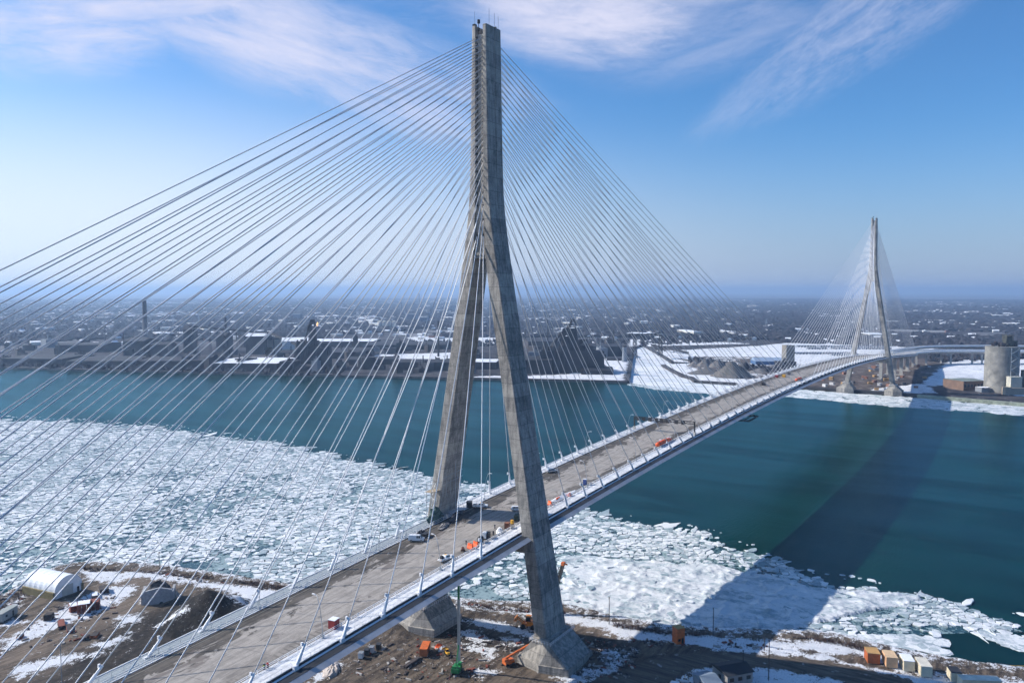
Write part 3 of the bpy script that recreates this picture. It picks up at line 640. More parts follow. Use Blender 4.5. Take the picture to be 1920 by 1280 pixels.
X0, X1 = -430.0, 1180.0
xs = [X0+(0-X0)*i/28 for i in range(28)]+[SPAN*i/57 for i in range(58)]+[SPAN+(X1-SPAN)*i/22 for i in range(1, 23)]
def sweep(prof, xs_=None, closed=True, mi=0, mb=None):
    mb = mb or MB(); xs_ = xs_ or xs
    return mb.loft([[(x, y, zd(x)+z) for y, z in prof] for x in xs_], mi, closed, closed)
girder = sweep([(-17.25, -0.02), (14.9, -0.02), (19.6, -0.02), (20.4, -0.9), (14.0, -3.6), (-14.0, -3.6), (-22.2, -1.5), (-20.7, -0.72), (-17.45, -0.72), (-17.25, -0.3)]).build('girder', FAIR, bridge)
sweep([(-12.35, 0.004), (14.25, 0.004), (14.25, 0.02), (-12.35, 0.02)]).build('roadway', MATS['road'], girder)
sweep([(-17.2, 0.0), (-12.75, 0.0), (-12.75, 0.16), (-17.2, 0.16)]).build('walkway', PATHM, girder)
sweep([(14.75, 0.0), (19.5, 0.0), (19.5, 0.16), (14.75, 0.16)], [x for x in xs if x >= 0]).build('walkway', PATHM, girder)
sweep([(14.75, 0.0), (19.5, 0.0), (19.5, 0.16), (14.75, 0.16)], [x for x in xs if x <= 0]).build('walkway', GRATE, girder)
sweep([(19.5, -0.1), (19.75, -0.1), (19.75, 0.35), (19.5, 0.35)]).build('edge_kerb', STEELW, girder)
sweep([(-17.5, -0.66), (-17.24, -0.66), (-17.24, 0.02), (-17.5, 0.02)]).build('gap_shade_strip', LEDGE, girder)  # dark colour paints the shadow line in the gap along the walkway edge
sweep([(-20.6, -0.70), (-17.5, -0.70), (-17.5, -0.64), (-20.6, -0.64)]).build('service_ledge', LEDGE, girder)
mb = sweep([(-18.1, -0.63), (-17.5, -0.63), (-17.5, -0.46), (-17.9, -0.48)], [x for x in xs if x < 400]); mb.build('ledge_snow', M('ledge snow', (0.8, 0.82, 0.85), 0.8, 0, 0.1, 1), girder)
def railing(y, h, posts, rails, wdt=0.1, base=0.0, x0=X0, x1=X1, pr=0.16):
    mb = MB()
    if base: sweep([(y-0.16, 0.1), (y+0.16, 0.1), (y+0.12, base), (y-0.12, base)], mb=mb)
    for r_ in rails: sweep([(y-wdt/2, r_-wdt/2), (y+wdt/2, r_-wdt/2), (y+wdt/2, r_+wdt/2), (y-wdt/2, r_+wdt/2)], mb=mb)
    x = x0
    while x < x1: z = zd(x); mb.bar((x, y, z+0.1), (x, y, z+h), pr); x += posts*(1 if x < 250 else 2)
    return mb
def cut_near_legs(y): return [(X0, -8), (8, SPAN-8), (SPAN+8, X1)]
railing(-12.55, 1.1, 3.0, (0.7, 1.1), 0.10, 0.2, pr=0.11).build('railing', STEELW, girder)
railing(14.5, 1.2, 3.0, (0.7, 1.2), 0.10, 0.2, pr=0.11).build('railing', STEELW, girder)
railing(16.6, 1.3, 3.0, (0.5, 1.3), 0.08, 0, pr=0.08).build('railing', GALV, girder)
railing(-17.15, 1.15, 3.0, (0.35, 1.15), 0.07, 0, pr=0.07).build('railing', STEELW, girder)
# travelling maintenance gantry under the deck at two thirds of the span
mb = MB()
for xx in (243, 262): mb.bar((xx, -23.5, zd(xx)-4.6), (xx, 6, zd(xx)-4.6), 0.8); 
mb.bar((243, -23.0, zd(243)-4.6), (262, -23.0, zd(262)-4.6), 0.8); mb.bar((240, -20, zd(240)-4.3), (265, -20, zd(265)-4.3), 0.5)
for xx in (243, 262): mb.bar((xx, -14, zd(xx)-4.6), (xx, -14, zd(xx)-3.4), 0.4)
tag(mb.build('inspection_gantry', DARK), 'black inspection gantry hanging under the deck edge', 'gantry')
# stay cables
CABLE = M('stay sheath', (0.64, 0.64, 0.66), 0.35, 0, 0.04, 0.2)
XM = [27.29+15.05*i for i in range(27)]
XB = [29.4+15.2*i for i in range(14)]
while len(XB) < 27: XB.append(XB[-1]+9.8)
def stay_pts(tx, d, s, i):
    xa = (XM if (d > 0) == (tx == 0) else XB)[i]; z = ZA[i]
    A = Vector((tx+d*(interp(z, XA)/2-0.8), s*1.3, z)); xb = tx+d*xa; B = Vector((xb, s*17.75, zd(xb)-0.4))
    n = 8; L = (A-B).length; pts = []
    for k in range(n+1):
        q = A.lerp(B, k/n); q.z -= 4*0.0028*L*(k/n)*(1-k/n)*(abs(A.x-B.x)/L); pts.append(q)
    return pts
def sleeve(mb, pts, i, main):
    B = pts[-1]; d = (pts[-2]-B).normalized(); L = 6.0
    mb.tube([B, B+d*L*0.62], 0.46, 10, 0.44); mb.tube([B+d*L*0.62, B+d*L], 0.36, 10, 0.30)
    mb.box((B.x, B.y, B.z+0.25), (1.3, 1.0, 1.3))
    mb.box(tuple(B+d*L*0.95+Vector((-0.35, 0.5, 0.1))), (0.5, 0.5, 0.9))
    if main and i > 10:
        q = B+d*L*0.8; mb.box((q.x, q.y, q.z-1.2), (1.6, 1.4, 1.0)); mb.bar((q.x-0.7, q.y-0.6, q.z-1.6), (q.x-0.7, q.y-0.6, q.z+0.6), 0.2); mb.bar((q.x+0.7, q.y+0.6, q.z-1.6), (q.x+0.7, q.y+0.6, q.z+0.6), 0.2)
        mb.bar((q.x-0.7, q.y-0.6, q.z+0.6), (q.x+0.7, q.y+0.6, q.z+0.6), 0.2)
rest = MB(); n_ind = 0
for tx in (0.0, SPAN):
    for d in (1, -1):
        for s in (-1, 1):
            for i in range(27):
                pts = stay_pts(tx, d, s, i); main = (d > 0) == (tx == 0)
                if tx == 0 and not (d < 0 and (i < 3 or (i == 3))):
                    cb = MB(); cb.tube(pts, 0.135, 7); o_ = cb.build('stay_cable', CABLE, bridge, smooth=True)
                    sb_ = MB(); sleeve(sb_, pts, i, main); sb_.build('anchor_sleeve', STEELW, o_); n_ind += 1
                else:
                    rest.tube(pts, 0.15, 5, caps=False); sleeve(rest, pts, i, main)
tag(rest.build('stay_cable', STEELW, bridge, smooth=False), kind='stuff')
# piers of the far back span and of the near one
def pier(x, y0=0.0, w_=9.0, top=None, base=3.0, ang=0.0):
    mb = MB(); zt = (zd(x)-3.7) if top is None else top
    for s in (-1, 1): mb.box((0, s*w_, (base+zt-2)/2), (3.4, 4.4, zt-2-base), 0)
    mb.box((0, 0, zt-1.1), (3.8, 2*w_+6, 2.2)); mb.box((0, 0, base+0.5), (7, 2*w_+9, 2.0))
    return mb
for x in (-354.0, 1010.0, 1085.0, 1160.0):
    o_ = pier(x).build('pier', CONC, bridge, loc=(x, 0, 0))
# deck beam between the legs, under the girder
for tx in (0.0, SPAN):
    mb = MB(); z = zd(tx)-3.6; mb.box((tx, 0, z-2.6), (6, 36.5, 3.4)); 
    for s in (-1, 1): mb.box((tx, s*15.5, z-0.5), (3, 2, 1.2))
    mb.build('cross_beam', MATS['tower'], bridge)

# curving approach viaduct behind the far tower
def ribbon(mb, pts, prof, mi=0):
    rings = []
    for i, q in enumerate(pts):
        a, b = Vector(pts[max(i-1, 0)]), Vector(pts[min(i+1, len(pts)-1)]); d = (b-a); d.z = 0; d.normalize(); nrm = Vector((-d.y, d.x, 0))
        rings.append([tuple(Vector(q)+nrm*y+Vector((0, 0, z))) for y, z in prof])
    mb.loft(rings, mi)
def smoothpath(ctrl, n=12):
    out = []; c_ = [Vector(q) for q in ctrl]; c_ = [c_[0]]+c_+[c_[-1]]
    for i in range(1, len(c_)-2):
        for k in range(n):
            u = k/n; p0, p1, p2, p3 = c_[i-1:i+3]
            out.append(0.5*((2*p1)+(-p0+p2)*u+(2*p0-5*p1+4*p2-p3)*u*u+(-p0+3*p1-3*p2+p3)*u**3))
    return out+[c_[-2]]
def viaduct(label, ctrl, half, step):
    v = thing('approach_viaduct', label, 'viaduct', tuple(ctrl[0][:2])+(3.0,), 0, 'approach viaducts'); off = Vector((ctrl[0][0], ctrl[0][1], 3.0))
    pts = [tuple(q-off) for q in smoothpath(ctrl)]
    mb = MB(); ribbon(mb, pts, [(-half, 0), (half, 0), (half, -1.4), (half*0.6, -3), (-half*0.6, -3), (-half, -1.4)]); dk = mb.build('deck', CONC, v)
    for s in (-1, 1):
        mb = MB(); ribbon(mb, pts, [(s*half-0.35, 0), (s*half+0.35, 0), (s*half+0.3, 2.1), (s*half-0.3, 2.1)]); mb.build('parapet', STEELW, dk)
    acc = 0
    for i in range(1, len(pts)-1):
        acc += (Vector(pts[i])-Vector(pts[i-1])).length
        if acc > step:
            acc = 0; q = Vector(pts[i]); mb = MB()
            for s in (-0.5, 0.5): mb.box((0, s*half, (q.z-3)/2), (3, 3, q.z-3))
            mb.box((0, 0, q.z-3.6), (3.6, half*1.6, 1.8)); mb.build('pier', CONC, v, loc=(q.x, q.y, 0))
viaduct('grey concrete approach viaduct curving right behind the far tower', [(1180.5, 0, zd(1180)), (1250, -3, 26.5), (1315, -28, 25.5), (1368, -90, 25), (1410, -170, 25), (1455, -300, 24), (1500, -480, 23), (1540, -700, 22)], 15, 55)
viaduct('thinner second viaduct running farther behind the curving one', [(1440, 70, 10), (1470, 0, 22), (1520, -100, 25), (1570, -220, 25), (1640, -420, 24), (1700, -700, 22)], 8, 60)
# ============================================================ far bank: land, mill, city
def far(u, v, z=3.0): return XY(u, v, z)
FAR_SHORE = [far(-700, 672, 0), far(-300, 681, 0), far(0, 691, 0), far(150, 695, 0), far(400, 701, 0), far(640, 706, 0), far(850, 711, 0), far(1000, 714, 0), far(1176, 718, 0),
             far(1188, 655, 0), far(1205, 648, 0), far(1212, 652, 0), far(1240, 668, 0), far(1262, 682, 0), far(1300, 684, 0), far(1262, 684.5, 0), far(1243, 687, 0), far(1262, 698, 0), far(1282, 708, 0), far(1296, 711, 0), far(1306, 718, 0),
             far(1380, 722.5, 0), far(1440, 724, 0), far(1510, 729, 0), far(1600, 736, 0), far(1725, 744, 0), far(1920, 760, 0), far(2100, 776, 0), far(2600, 800, 0)]
far_poly = FAR_SHORE+[(9000, -9000), (60000, -50000), (60000, 60000), (9000, 26000), (1500, 9000)]
FSNOW = [[(1090, 672), (1180, 672), (1186, 655), (1170, 716), (1000, 713), (880, 709), (900, 705), (1060, 702), (1100, 690)],
         [(1190, 690), (1230, 660), (1330, 690), (1320, 716), (1250, 690)],
         [(1180, 658), (1300, 655), (1420, 648), (1500, 640), (1700, 642), (1760, 652), (1700, 668), (1480, 690), (1440, 694), (1400, 690), (1300, 676), (1250, 668), (1210, 660)],
         [(1180, 636), (1280, 638), (1420, 644), (1180, 650)], [(1310, 700), (1350, 696), (1420, 700), (1460, 706), (1420, 720), (1320, 716)],
         [(1780, 674), (1930, 674), (2100, 700), (1930, 712), (1730, 725), (1735, 712), (1760, 690)], [(1630, 728), (1730, 718), (1760, 738), (1650, 736)], [(1920, 720), (2100, 740), (2100, 750), (1900, 742)],
         [(655, 673), (720, 664), (880, 660), (905, 664), (880, 676), (780, 676), (690, 674)], [(760, 632), (900, 628), (1000, 640), (900, 645), (780, 640)], [(985, 643), (1035, 640), (1040, 646), (990, 648)], [(1088, 637), (1115, 637), (1115, 644), (1090, 642)],
         [(640, 703), (860, 708), (1000, 711), (1000, 713), (640, 706)], [(600, 664), (640, 668), (600, 672)], [(930, 665), (965, 655), (955, 668)],
         [(130, 614), (360, 616), (430, 622), (360, 628), (200, 624)], [(560, 622), (600, 620), (700, 616), (600, 632)], [(450, 603), (700, 602), (700, 606), (450, 608)], [(0, 622), (60, 618), (60, 624), (0, 628)]]
fsn = [world(q, 3) for q in FSNOW]
FMUD = [world(q, 3) for q in ([(1500, 720), (1560, 690), (1640, 676), (1740, 672), (1770, 690), (1720, 712), (1630, 730), (1510, 729)], [(1300, 668), (1440, 668), (1500, 680), (1440, 712), (1330, 705), (1290, 690)])]
def far_z(X, Y):
    ins = inpoly(X, Y, far_poly); d = segdist(X, Y, FAR_SHORE, False)
    z = np.where(ins, 3.0, -3.0)
    return np.where(ins & (d > 12), z+1.2*(vnoise(X, Y, 60, 51, 3)-0.5)*(X < 4000), z)
def far_attr(X, Y):
    s_ = np.zeros(X.shape)
    for q in fsn: s_ = np.maximum(s_, soft(X, Y, q, 8))
    m_ = np.zeros(X.shape)
    for q in FMUD: m_ = np.maximum(m_, soft(X, Y, q, 12))
    d = np.hypot(X-CAM[0], Y-CAM[1]); city = np.clip((d-1900)/900, 0, 1)*(0.75+0.75*np.clip((np.arctan2(Y-CAM[1], X-CAM[0])-R(30))/R(10), 0, 1)); m_ = m_*1.0; s_ = s_*(1-0.55*m_)
    return np.stack([s_.ravel(), m_.ravel(), city.ravel(), np.ones(X.size)], 1)
mt, t = newmat('far ground'); p = t.pos(); g = t.sep(t.attr('g'))
a = t.noise(p, 0.018, 8, 0.68, 0.3); b = t.noise(p, 0.09, 6, 0.72); c3 = t.noise(p, 0.0032, 6, 0.62); bl = t.vor(p, 0.009, 'F1', 'Color'); bs = t.sep(bl)
dirt = t.mix(t.ss(t.m('ADD', t.m('MULTIPLY', a, 0.5), t.m('MULTIPLY', b, 0.5)), 0.38, 0.62), (0.020, 0.020, 0.026), (0.085, 0.078, 0.080))
mud = t.mix(t.ss(b, 0.35, 0.65), (0.045, 0.035, 0.031), (0.17, 0.14, 0.125))
c = t.mix(g[1], dirt, mud)
snow = t.mix(t.ss(b, 0.3, 0.6), (0.48, 0.50, 0.55), (0.78, 0.79, 0.81))
sf = t.ss(t.m('ADD', g[0], t.m('MULTIPLY', t.m('SUBTRACT', t.m('ADD', t.m('MULTIPLY', a, 0.5), t.m('MULTIPLY', b, 0.5)), 0.5), 3.6)), 0.46, 0.62)
cs_ = t.ss(t.m('ADD', t.m('MULTIPLY', c3, 0.50), t.m('ADD', t.m('MULTIPLY', a, 0.25), t.m('MULTIPLY', bs[0], 0.25))), 0.50, 0.60)
sf = t.m('MAXIMUM', sf, t.m('MULTIPLY', t.m('MULTIPLY', cs_, g[2]), 0.42))
sp = t.ss(b, 0.62, 0.68); sf = t.m('MAXIMUM', sf, t.m('MULTIPLY', sp, 0.55))
c = t.mix(sf, c, snow)
t.bsdf(c, 0.95, 0, None, spec=0.1)
def axis(segs):
    out = []
    for a_, b_, s_ in segs: out.append(np.arange(a_, b_, s_))
    return np.concatenate(out)
fx = axis([(250, 1300, 6), (1300, 2400, 14), (2400, 4800, 60), (4800, 12000, 400), (12000, 42000, 3000)])
fy = axis([(-12000, -3000, 800), (-3000, -700, 60), (-700, -300, 10), (-300, 900, 6), (900, 1900, 10), (1900, 4000, 60), (4000, 9000, 400), (9000, 42001, 3000)])
fg = grid_mesh('far_ground', fx, fy, far_z, mt, far_attr, smooth=True, mask=lambda X, Y: far_z(X, Y) > -2)
tag(fg, 'snow streaked industrial land and suburbs on the far bank', kind='structure')
# vertical quay wall following the water line
def wall_strip(name, pts, z0, z1, wdt, mat, label, cat='quay wall'):
    mb = MB()
    for a_, b_ in zip(pts, pts[1:]):
        a3, b3 = Vector((*a_, (z0+z1)/2)), Vector((*b_, (z0+z1)/2)); d_ = (b3-a3).normalized()*0.8; mb.bar(a3-d_*0, b3+d_*0, wdt, z1-z0)
    return tag(mb.build(name, mat), label, cat)
QUAY = M('sheet pile', (0.035, 0.033, 0.036), 0.8, 0, 0.4, 0.6); RIP = M('green riprap', (0.26, 0.29, 0.22), 0.9, 0, 0.35, 0.25, 0.4)
wall_strip('quay_wall', FAR_SHORE[1:9], -1, 3.4, 7, M('old dock wall', (0.10, 0.085, 0.08), 0.85, 0, 0.5, 0.08), 'long rusty dock wall below the steel mill')
wall_strip('quay_wall', FAR_SHORE[8:12], -1, 3.6, 6, QUAY, 'dark dock wall along the frozen slip beside the mill')
wall_strip('quay_wall', FAR_SHORE[11:15], -1, 3.8, 7, QUAY, 'dark bank wall on the inland side of the frozen slip')
wall_strip('quay_wall', FAR_SHORE[16:22], -1, 3.8, 7, QUAY, 'black wall around the gravel yard point')
wall_strip('quay_wall', FAR_SHORE[22:26], -1, 3.8, 7, QUAY, 'black sheet pile wall in front of the far tower')
mb = MB(); a3, b3 = Vector((*FAR_SHORE[25], 0)), Vector((*FAR_SHORE[28], 0))
pr_ = [(-3, -1.5), (9, 3.6), (16, 3.6), (16, -1.5)]; ribbon(mb, [tuple(Vector((*q, 0))) for q in FAR_SHORE[25:29]][::-1], [(-9, -1.0), (6, 4.0), (14, 4.0), (14, -1.0)])
tag(mb.build('rock_revetment', RIP), 'pale green rock slope below the cement silo', 'embankment')
# ice on the slip and the fringe in front of the far bank
SL = [(1176, 717), (1188, 655), (1205, 648), (1240, 668), (1262, 682), (1245, 687), (1282, 708), (1306, 717), (1380, 722), (1440, 725), (1450, 733), (1400, 739), (1340, 735), (1295, 732), (1250, 727), (1200, 721)]
slp = [XY(u, v, 0) for u, v in SL]
mt, t = newmat('slip ice'); p = t.pos(); a = t.noise(t.mapv(p, (1, 0.25, 1), (0, 0, 0.1)), 0.05, 7, 0.65); b = t.noise(p, 0.4, 5, 0.7)
c = t.mix(t.ss(t.m('ADD', t.m('MULTIPLY', a, .6), t.m('MULTIPLY', b, .4)), 0.40, 0.54), (0.44, 0.51, 0.57), (0.78, 0.79, 0.81)); t.bsdf(c, 0.8, 0, None, spec=0.2)
mb = MB(); mb.prism(slp, 0.02, 0.35); tag(mb.build('frozen_slip', mt), 'snow covered ice filling the slip between the mill and the gravel yard', kind='structure')
FRINGE = [(1440, 728), (1510, 731), (1600, 738), (1725, 746), (1920, 763), (2150, 780), (2150, 800), (1920, 779), (1840, 772), (1700, 764), (1620, 757), (1560, 751), (1500, 746), (1470, 742)]
small_floes('fringe_ice', [[XY(u, v, 0) for u, v in FRINGE]], 2600, 'band of drifting ice floes along the far shore', 1.6, 9.0, seed=9)
small_floes('slip_ice', [[XY(u, v, 0) for u, v in [(1180, 720), (1250, 727), (1340, 735), (1420, 740), (1400, 743), (1330, 738), (1240, 731), (1180, 722)]]], 500, 'loose ice at the mouth of the frozen slip', 1.6, 7.0, seed=10)

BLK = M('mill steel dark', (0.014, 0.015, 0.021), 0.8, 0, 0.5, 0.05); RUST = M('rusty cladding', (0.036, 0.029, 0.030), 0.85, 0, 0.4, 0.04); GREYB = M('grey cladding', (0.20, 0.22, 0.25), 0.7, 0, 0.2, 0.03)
WHT = M('white cladding', (0.72, 0.72, 0.72), 0.6, 0, 0.1, 0.05); SNOWR = M('snowy roof', (0.78, 0.80, 0.84), 0.9, 0, 0.12, 0.03); TAN = M('tan cladding', (0.34, 0.27, 0.2), 0.8, 0, 0.2, 0.05); BLUE = M('blue roof', (0.04, 0.11, 0.24), 0.5, 0, 0.2, 0.05)
WIN = M('dark window glass', (0.02, 0.025, 0.03), 0.2, 0, 0.2, 1)
def scl(dist): return dist/FPX
def depth(x, y): return (Vector((x, y, 3))-Vector(CAM)).dot(FW)
# generic shed: wall + pitched roof (+ windows)
def shed(name, label, cat, u, v, wpx, hpx, dep=40, wall=None, roof=None, rz=0.0, pitch=0.18, group=None, wins=0, rooflabel=None):
    x, y = far(u, v); d = depth(x, y); W, H = wpx*d/FPX, hpx*d/FPX
    th = thing(name, label, cat, (x, y, 3), YAW-math.pi/2+rz, group)
    he = H/(1+pitch)
    mb = MB(); mb.box((0, dep/2, he/2-0.5), (W, dep, he+1)); wl = mb.build('wall', wall or RUST, th)
    mb = MB(); rings = [[(-W/2-0.6, -0.6, he), (0, -0.6, H) if False else (-W/2-0.6, dep/2, H), (-W/2-0.6, dep+0.6, he)], [(W/2+0.6, -0.6, he), (W/2+0.6, dep/2, H), (W/2+0.6, dep+0.6, he)]]
    mb.loft(rings); mb.build('roof', roof or SNOWR, th)
    for k in range(wins):
        mb = MB(); mb.box((-W/2+W*(k+0.5)/wins, -0.15, he*0.5), (W/wins*0.5, 0.4, he*0.3)); mb.build('window', WIN, wl)
    return th
def stack(name, label, u, v, wpx, hpx, mat, group=None, band=None, flue=True, cat='chimney'):
    x, y = far(u, v); d = depth(x, y); r_, H = wpx*d/FPX/2, hpx*d/FPX
    th = thing(name, label, cat, (x, y, 3), 0, group)
    mb = MB(); mb.tube([(0, 0, -1), (0, 0, H)], r_*1.15, 14, r_*0.85); sh_ = mb.build('shaft', mat, th, smooth=False)
    mb = MB(); mb.tube([(0, 0, H*0.62 if band else H-2), (0, 0, H+0.5)], r_*0.98, 14, r_*0.92); mb.build('rim', band or BLK, sh_)
    return th
GR_M = 'dark sheds of the steel mill'
brown = M('brown brick stack', (0.13, 0.11, 0.10), 0.85, 0, 0.2, 0.05)
stack('chimney', 'tallest brown brick chimney with a dark top at the left of the steel mill', 273, 650, 8, 86, brown, band=M('dark brick stack', (0.055, 0.055, 0.065), 0.85, 0, 0.2, 0.05))
stack('chimney', 'short dark chimney beside the long conveyor of the mill', 424, 655, 4.5, 59, BLK)
stack('chimney', 'left one of two pale slim stacks on the far horizon', 752, 596, 2.2, 28, GREYB)
stack('chimney', 'right one of two pale slim stacks on the far horizon', 760, 596, 2.2, 26, GREYB)
stack('chimney', 'thin distant stack reaching above the horizon near the first tower', 786, 588, 1.6, 37, GREYB)
stack('chimney', 'thin dark chimney rising between the two blast furnaces', 822, 668, 3.5, 66, BLK)
stack('chimney', 'slim dark stack behind the white sided mill building', 543, 652, 2, 26, BLK)
for i, (u, v, h_) in enumerate([(62, 640, 22), (160, 648, 26), (197, 640, 20), (232, 652, 28), (1027, 665, 66), (1150, 655, 36), (985, 640, 22), (880, 655, 30), (640, 668, 26)]):
    stack('chimney', ['low chimney at the far left edge of the mill', 'second low chimney from the left of the mill', 'low chimney left of the brown block tower', 'low chimney just left of the tall brown chimney', 'dark stack directly left of the twin peaked furnace', 'dark stack between the furnace and the frozen slip', 'small far stack right of the near tower leg', 'small stack seen between the near tower legs', 'small stack right of the flaring furnace'][i], u, v, 2.4, h_, BLK, 'small stacks of the mill')
# sheds of the mill: u, v(base), w, h, depth, wall, roof
S_ = [(60, 684, 120, 14, 90, BLK, 'left end shed of the mill beside the river'), (190, 690, 130, 16, 100, RUST, 'low rusty riverside shed left of the brown chimney'), (330, 693, 130, 20, 90, BLK, 'dark riverside shed below the tall chimney'),
      (460, 696, 120, 18, 110, RUST, 'rusty riverside shed below the conveyor'), (150, 660, 90, 16, 80, BLK, 'inland dark shed at the left of the mill'), (250, 668, 40, 34, 50, BLK, 'tall dark block right beside the brown chimney'), (298, 668, 34, 26, 40, RUST, 'rusty block right of the tall chimney'),
      (353, 662, 17, 52, 30, BLK, 'tall black coal bin at the top of the conveyor'), (414, 660, 17, 36, 40, BLK, 'dark square tower below the short chimney'), (478, 664, 34, 40, 60, RUST, 'rust brown tall hall left of the white sided building'), (505, 662, 18, 30, 60, TAN, 'narrow tan hall beside the rust brown one'),
      (600, 672, 160, 14, 120, BLK, 'wide dark mill hall behind the flaring furnace'), (700, 684, 90, 13, 60, RUST, 'rusty shed right of the flaring furnace'), (790, 694, 110, 18, 60, BLK, 'long dark riverside shed left of the near tower leg'), (760, 655, 150, 10, 120, BLK, 'distant dark hall left of the near tower'),
      (900, 692, 60, 16, 60, BLK, 'dark shed seen between the near tower legs'), (1000, 700, 70, 30, 60, BLK, 'black shed at the left foot of the twin peaked furnace'), (1025, 655, 70, 18, 90, RUST, 'hall behind the left side of the twin peaked furnace'), (1120, 702, 60, 10, 60, BLK, 'low black shed right of the twin peaked furnace'),
      (1140, 668, 60, 22, 60, BLK, 'dark hall right behind the twin peaked furnace'), (1160, 676, 44, 5, 40, RUST, 'low shed by the head of the frozen slip'), (640, 650, 120, 12, 100, RUST, 'distant rusty hall right of the conveyor'), (560, 697, 70, 12, 40, BLK, 'low black riverside shed at the foot of the flaring furnace')]
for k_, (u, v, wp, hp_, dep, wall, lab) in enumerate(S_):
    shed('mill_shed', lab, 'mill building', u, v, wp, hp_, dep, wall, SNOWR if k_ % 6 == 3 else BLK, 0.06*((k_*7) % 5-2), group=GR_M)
wb_ = shed('mill_hall', 'mill building with a white side wall and a snow covered roof', 'mill building', 560, 668, 60, 34, 70, BLK, SNOWR, 0.25)
mb = MB(); x, y = 0, 0; 
for ch in wb_.children:
    if ch.name.startswith('wall'):
        bb = [Vector(b_) for b_ in ch.bound_box]; W_, H_ = max(b_.x for b_ in bb), max(b_.z for b_ in bb); mb.box((-W_*0.5, -0.3, H_*0.5), (W_*0.95, 0.5, H_-1.5)); mb.build('side_panel', WHT, ch)
# belt conveyors
def conveyor(label, a_, b_, za, zb, wdt=5.0, legs=5):
    A = Vector((*a_, za)); B = Vector((*b_, zb)); th = thing('conveyor', label, 'conveyor', (A.x, A.y, 3)); o3 = Vector((A.x, A.y, 3))
    mb = MB(); mb.bar(A-o3, B-o3, wdt, 3.6); mb.build('gallery', BLK, th)
    for k in range(legs):
        q = A.lerp(B, (k+0.5)/legs)-o3; mb = MB(); mb.bar((q.x-1.5, q.y, -1), (q.x, q.y, q.z), 0.9); mb.bar((q.x+2.5, q.y, -1), (q.x, q.y, q.z), 0.9); mb.build('trestle', BLK, th)
    return th
conveyor('long raised black conveyor running right from the coal bin', far(358, 662), far(505, 662), 58, 44, 7, 6)
conveyor('black conveyor sloping down toward the flaring furnace', far(505, 662), far(575, 672), 46, 22, 6, 4)
conveyor('low conveyor behind the frozen slip', far(1222, 656), far(1290, 664), 14, 6, 4, 4)
# blast furnaces
def furnace(label, u, v, peaks, wpx, hpx, base):
    x, y = far(u, v); d = depth(x, y); k = d/FPX
    th = thing('blast_furnace', label, 'furnace', (x, y, 3), YAW-math.pi/2)
    rnd = random.Random(int(u))
    mb = MB(); mb.box((0, 12, base*k/2), (wpx*k, 36, base*k)); 
    for _ in range(14): xx = rnd.uniform(-.5, .5)*wpx*k; mb.box((xx, rnd.uniform(-8, 20), base*k*rnd.uniform(.5, 1.15)), (rnd.uniform(4, 12), rnd.uniform(5, 14), rnd.uniform(6, 18)))
    mb.build('casting_house', BLK, th)
    for (px, top, bw, tw_) in peaks:
        h_ = top*k; mb = MB(); mb.tube([(px*k, 8, 0), (px*k, 8, h_*0.45), (px*k, 8, h_*0.7), (px*k, 8, h_*0.82)], [bw*k*0.5, bw*k*0.46, bw*k*0.30, tw_*k*0.6], 12); st_ = mb.build('furnace_shell', BLK, th)
        mb = MB()
        for sx in (-1, 1):
            for sy in (-1, 1): mb.bar((px*k+sx*bw*k*0.55, 8+sy*bw*k*0.5, 0), (px*k+sx*tw_*k*0.5, 8+sy*tw_*k*0.4, h_*0.95), 1.3)
        for q in range(7):
            f_ = 0.25+0.1*q; hw = (bw*0.55*(1-f_)+tw_*0.5*f_)*k*1.05; mb.box((px*k, 8, h_*f_), (hw*2, hw*1.8, 0.9))
        mb.build('steel_frame', BLK, th)
        mb = MB(); mb.box((px*k, 8, h_*0.97), (tw_*k*0.9, tw_*k*0.8, h_*0.06)); mb.build('top_platform', BLK, th)
        mb = MB(); mb.tube([(px*k-1, 8, h_*0.93), (px*k-tw_*k*0.9, 8, h_*0.86), (px*k-bw*k*0.75, 6, h_*0.6), (px*k-bw*k*0.85, 6, h_*0.25)], 2.4, 8); mb.build('downcomer_pipe', BLK, th)
    for q in range(3):
        mb = MB(); mb.tube([((wpx*(-0.42+0.14*q))*k, -4, 0), ((wpx*(-0.42+0.14*q))*k, -4, base*k*1.25), ((wpx*(-0.42+0.14*q))*k, -4, base*k*1.4)], [3.6, 3.6, 0.8], 12); mb.build('hot_stove', BLK, th)
    return th, k
bf1, k1 = furnace('dark blast furnace with a small orange flare and a bent downcomer pipe', 585, 690, [(0, 91, 17, 8)], 60, 38, 38)
mb = MB(); mb.tube([(8.6*k1, 8, 78*k1), (8.6*k1, 8, 80*k1), (9.6*k1, 8, 83*k1), (9.2*k1, 8, 86*k1)], [0.6, 1.5, 1.2, 0.2], 8)
mt, t = newmat('gas flame'); t.bsdf((0.9, 0.4, 0.1), 0.8, emis=(1.0, 0.5, 0.12), estr=2.5); mb.build('flare_flame', mt, bf1, smooth=True)
furnace('large dark twin peaked blast furnace right of the near tower', 1072, 698, [(-12, 82, 34, 11), (2, 100, 30, 8), (22, 62, 28, 14)], 120, 42, 40)
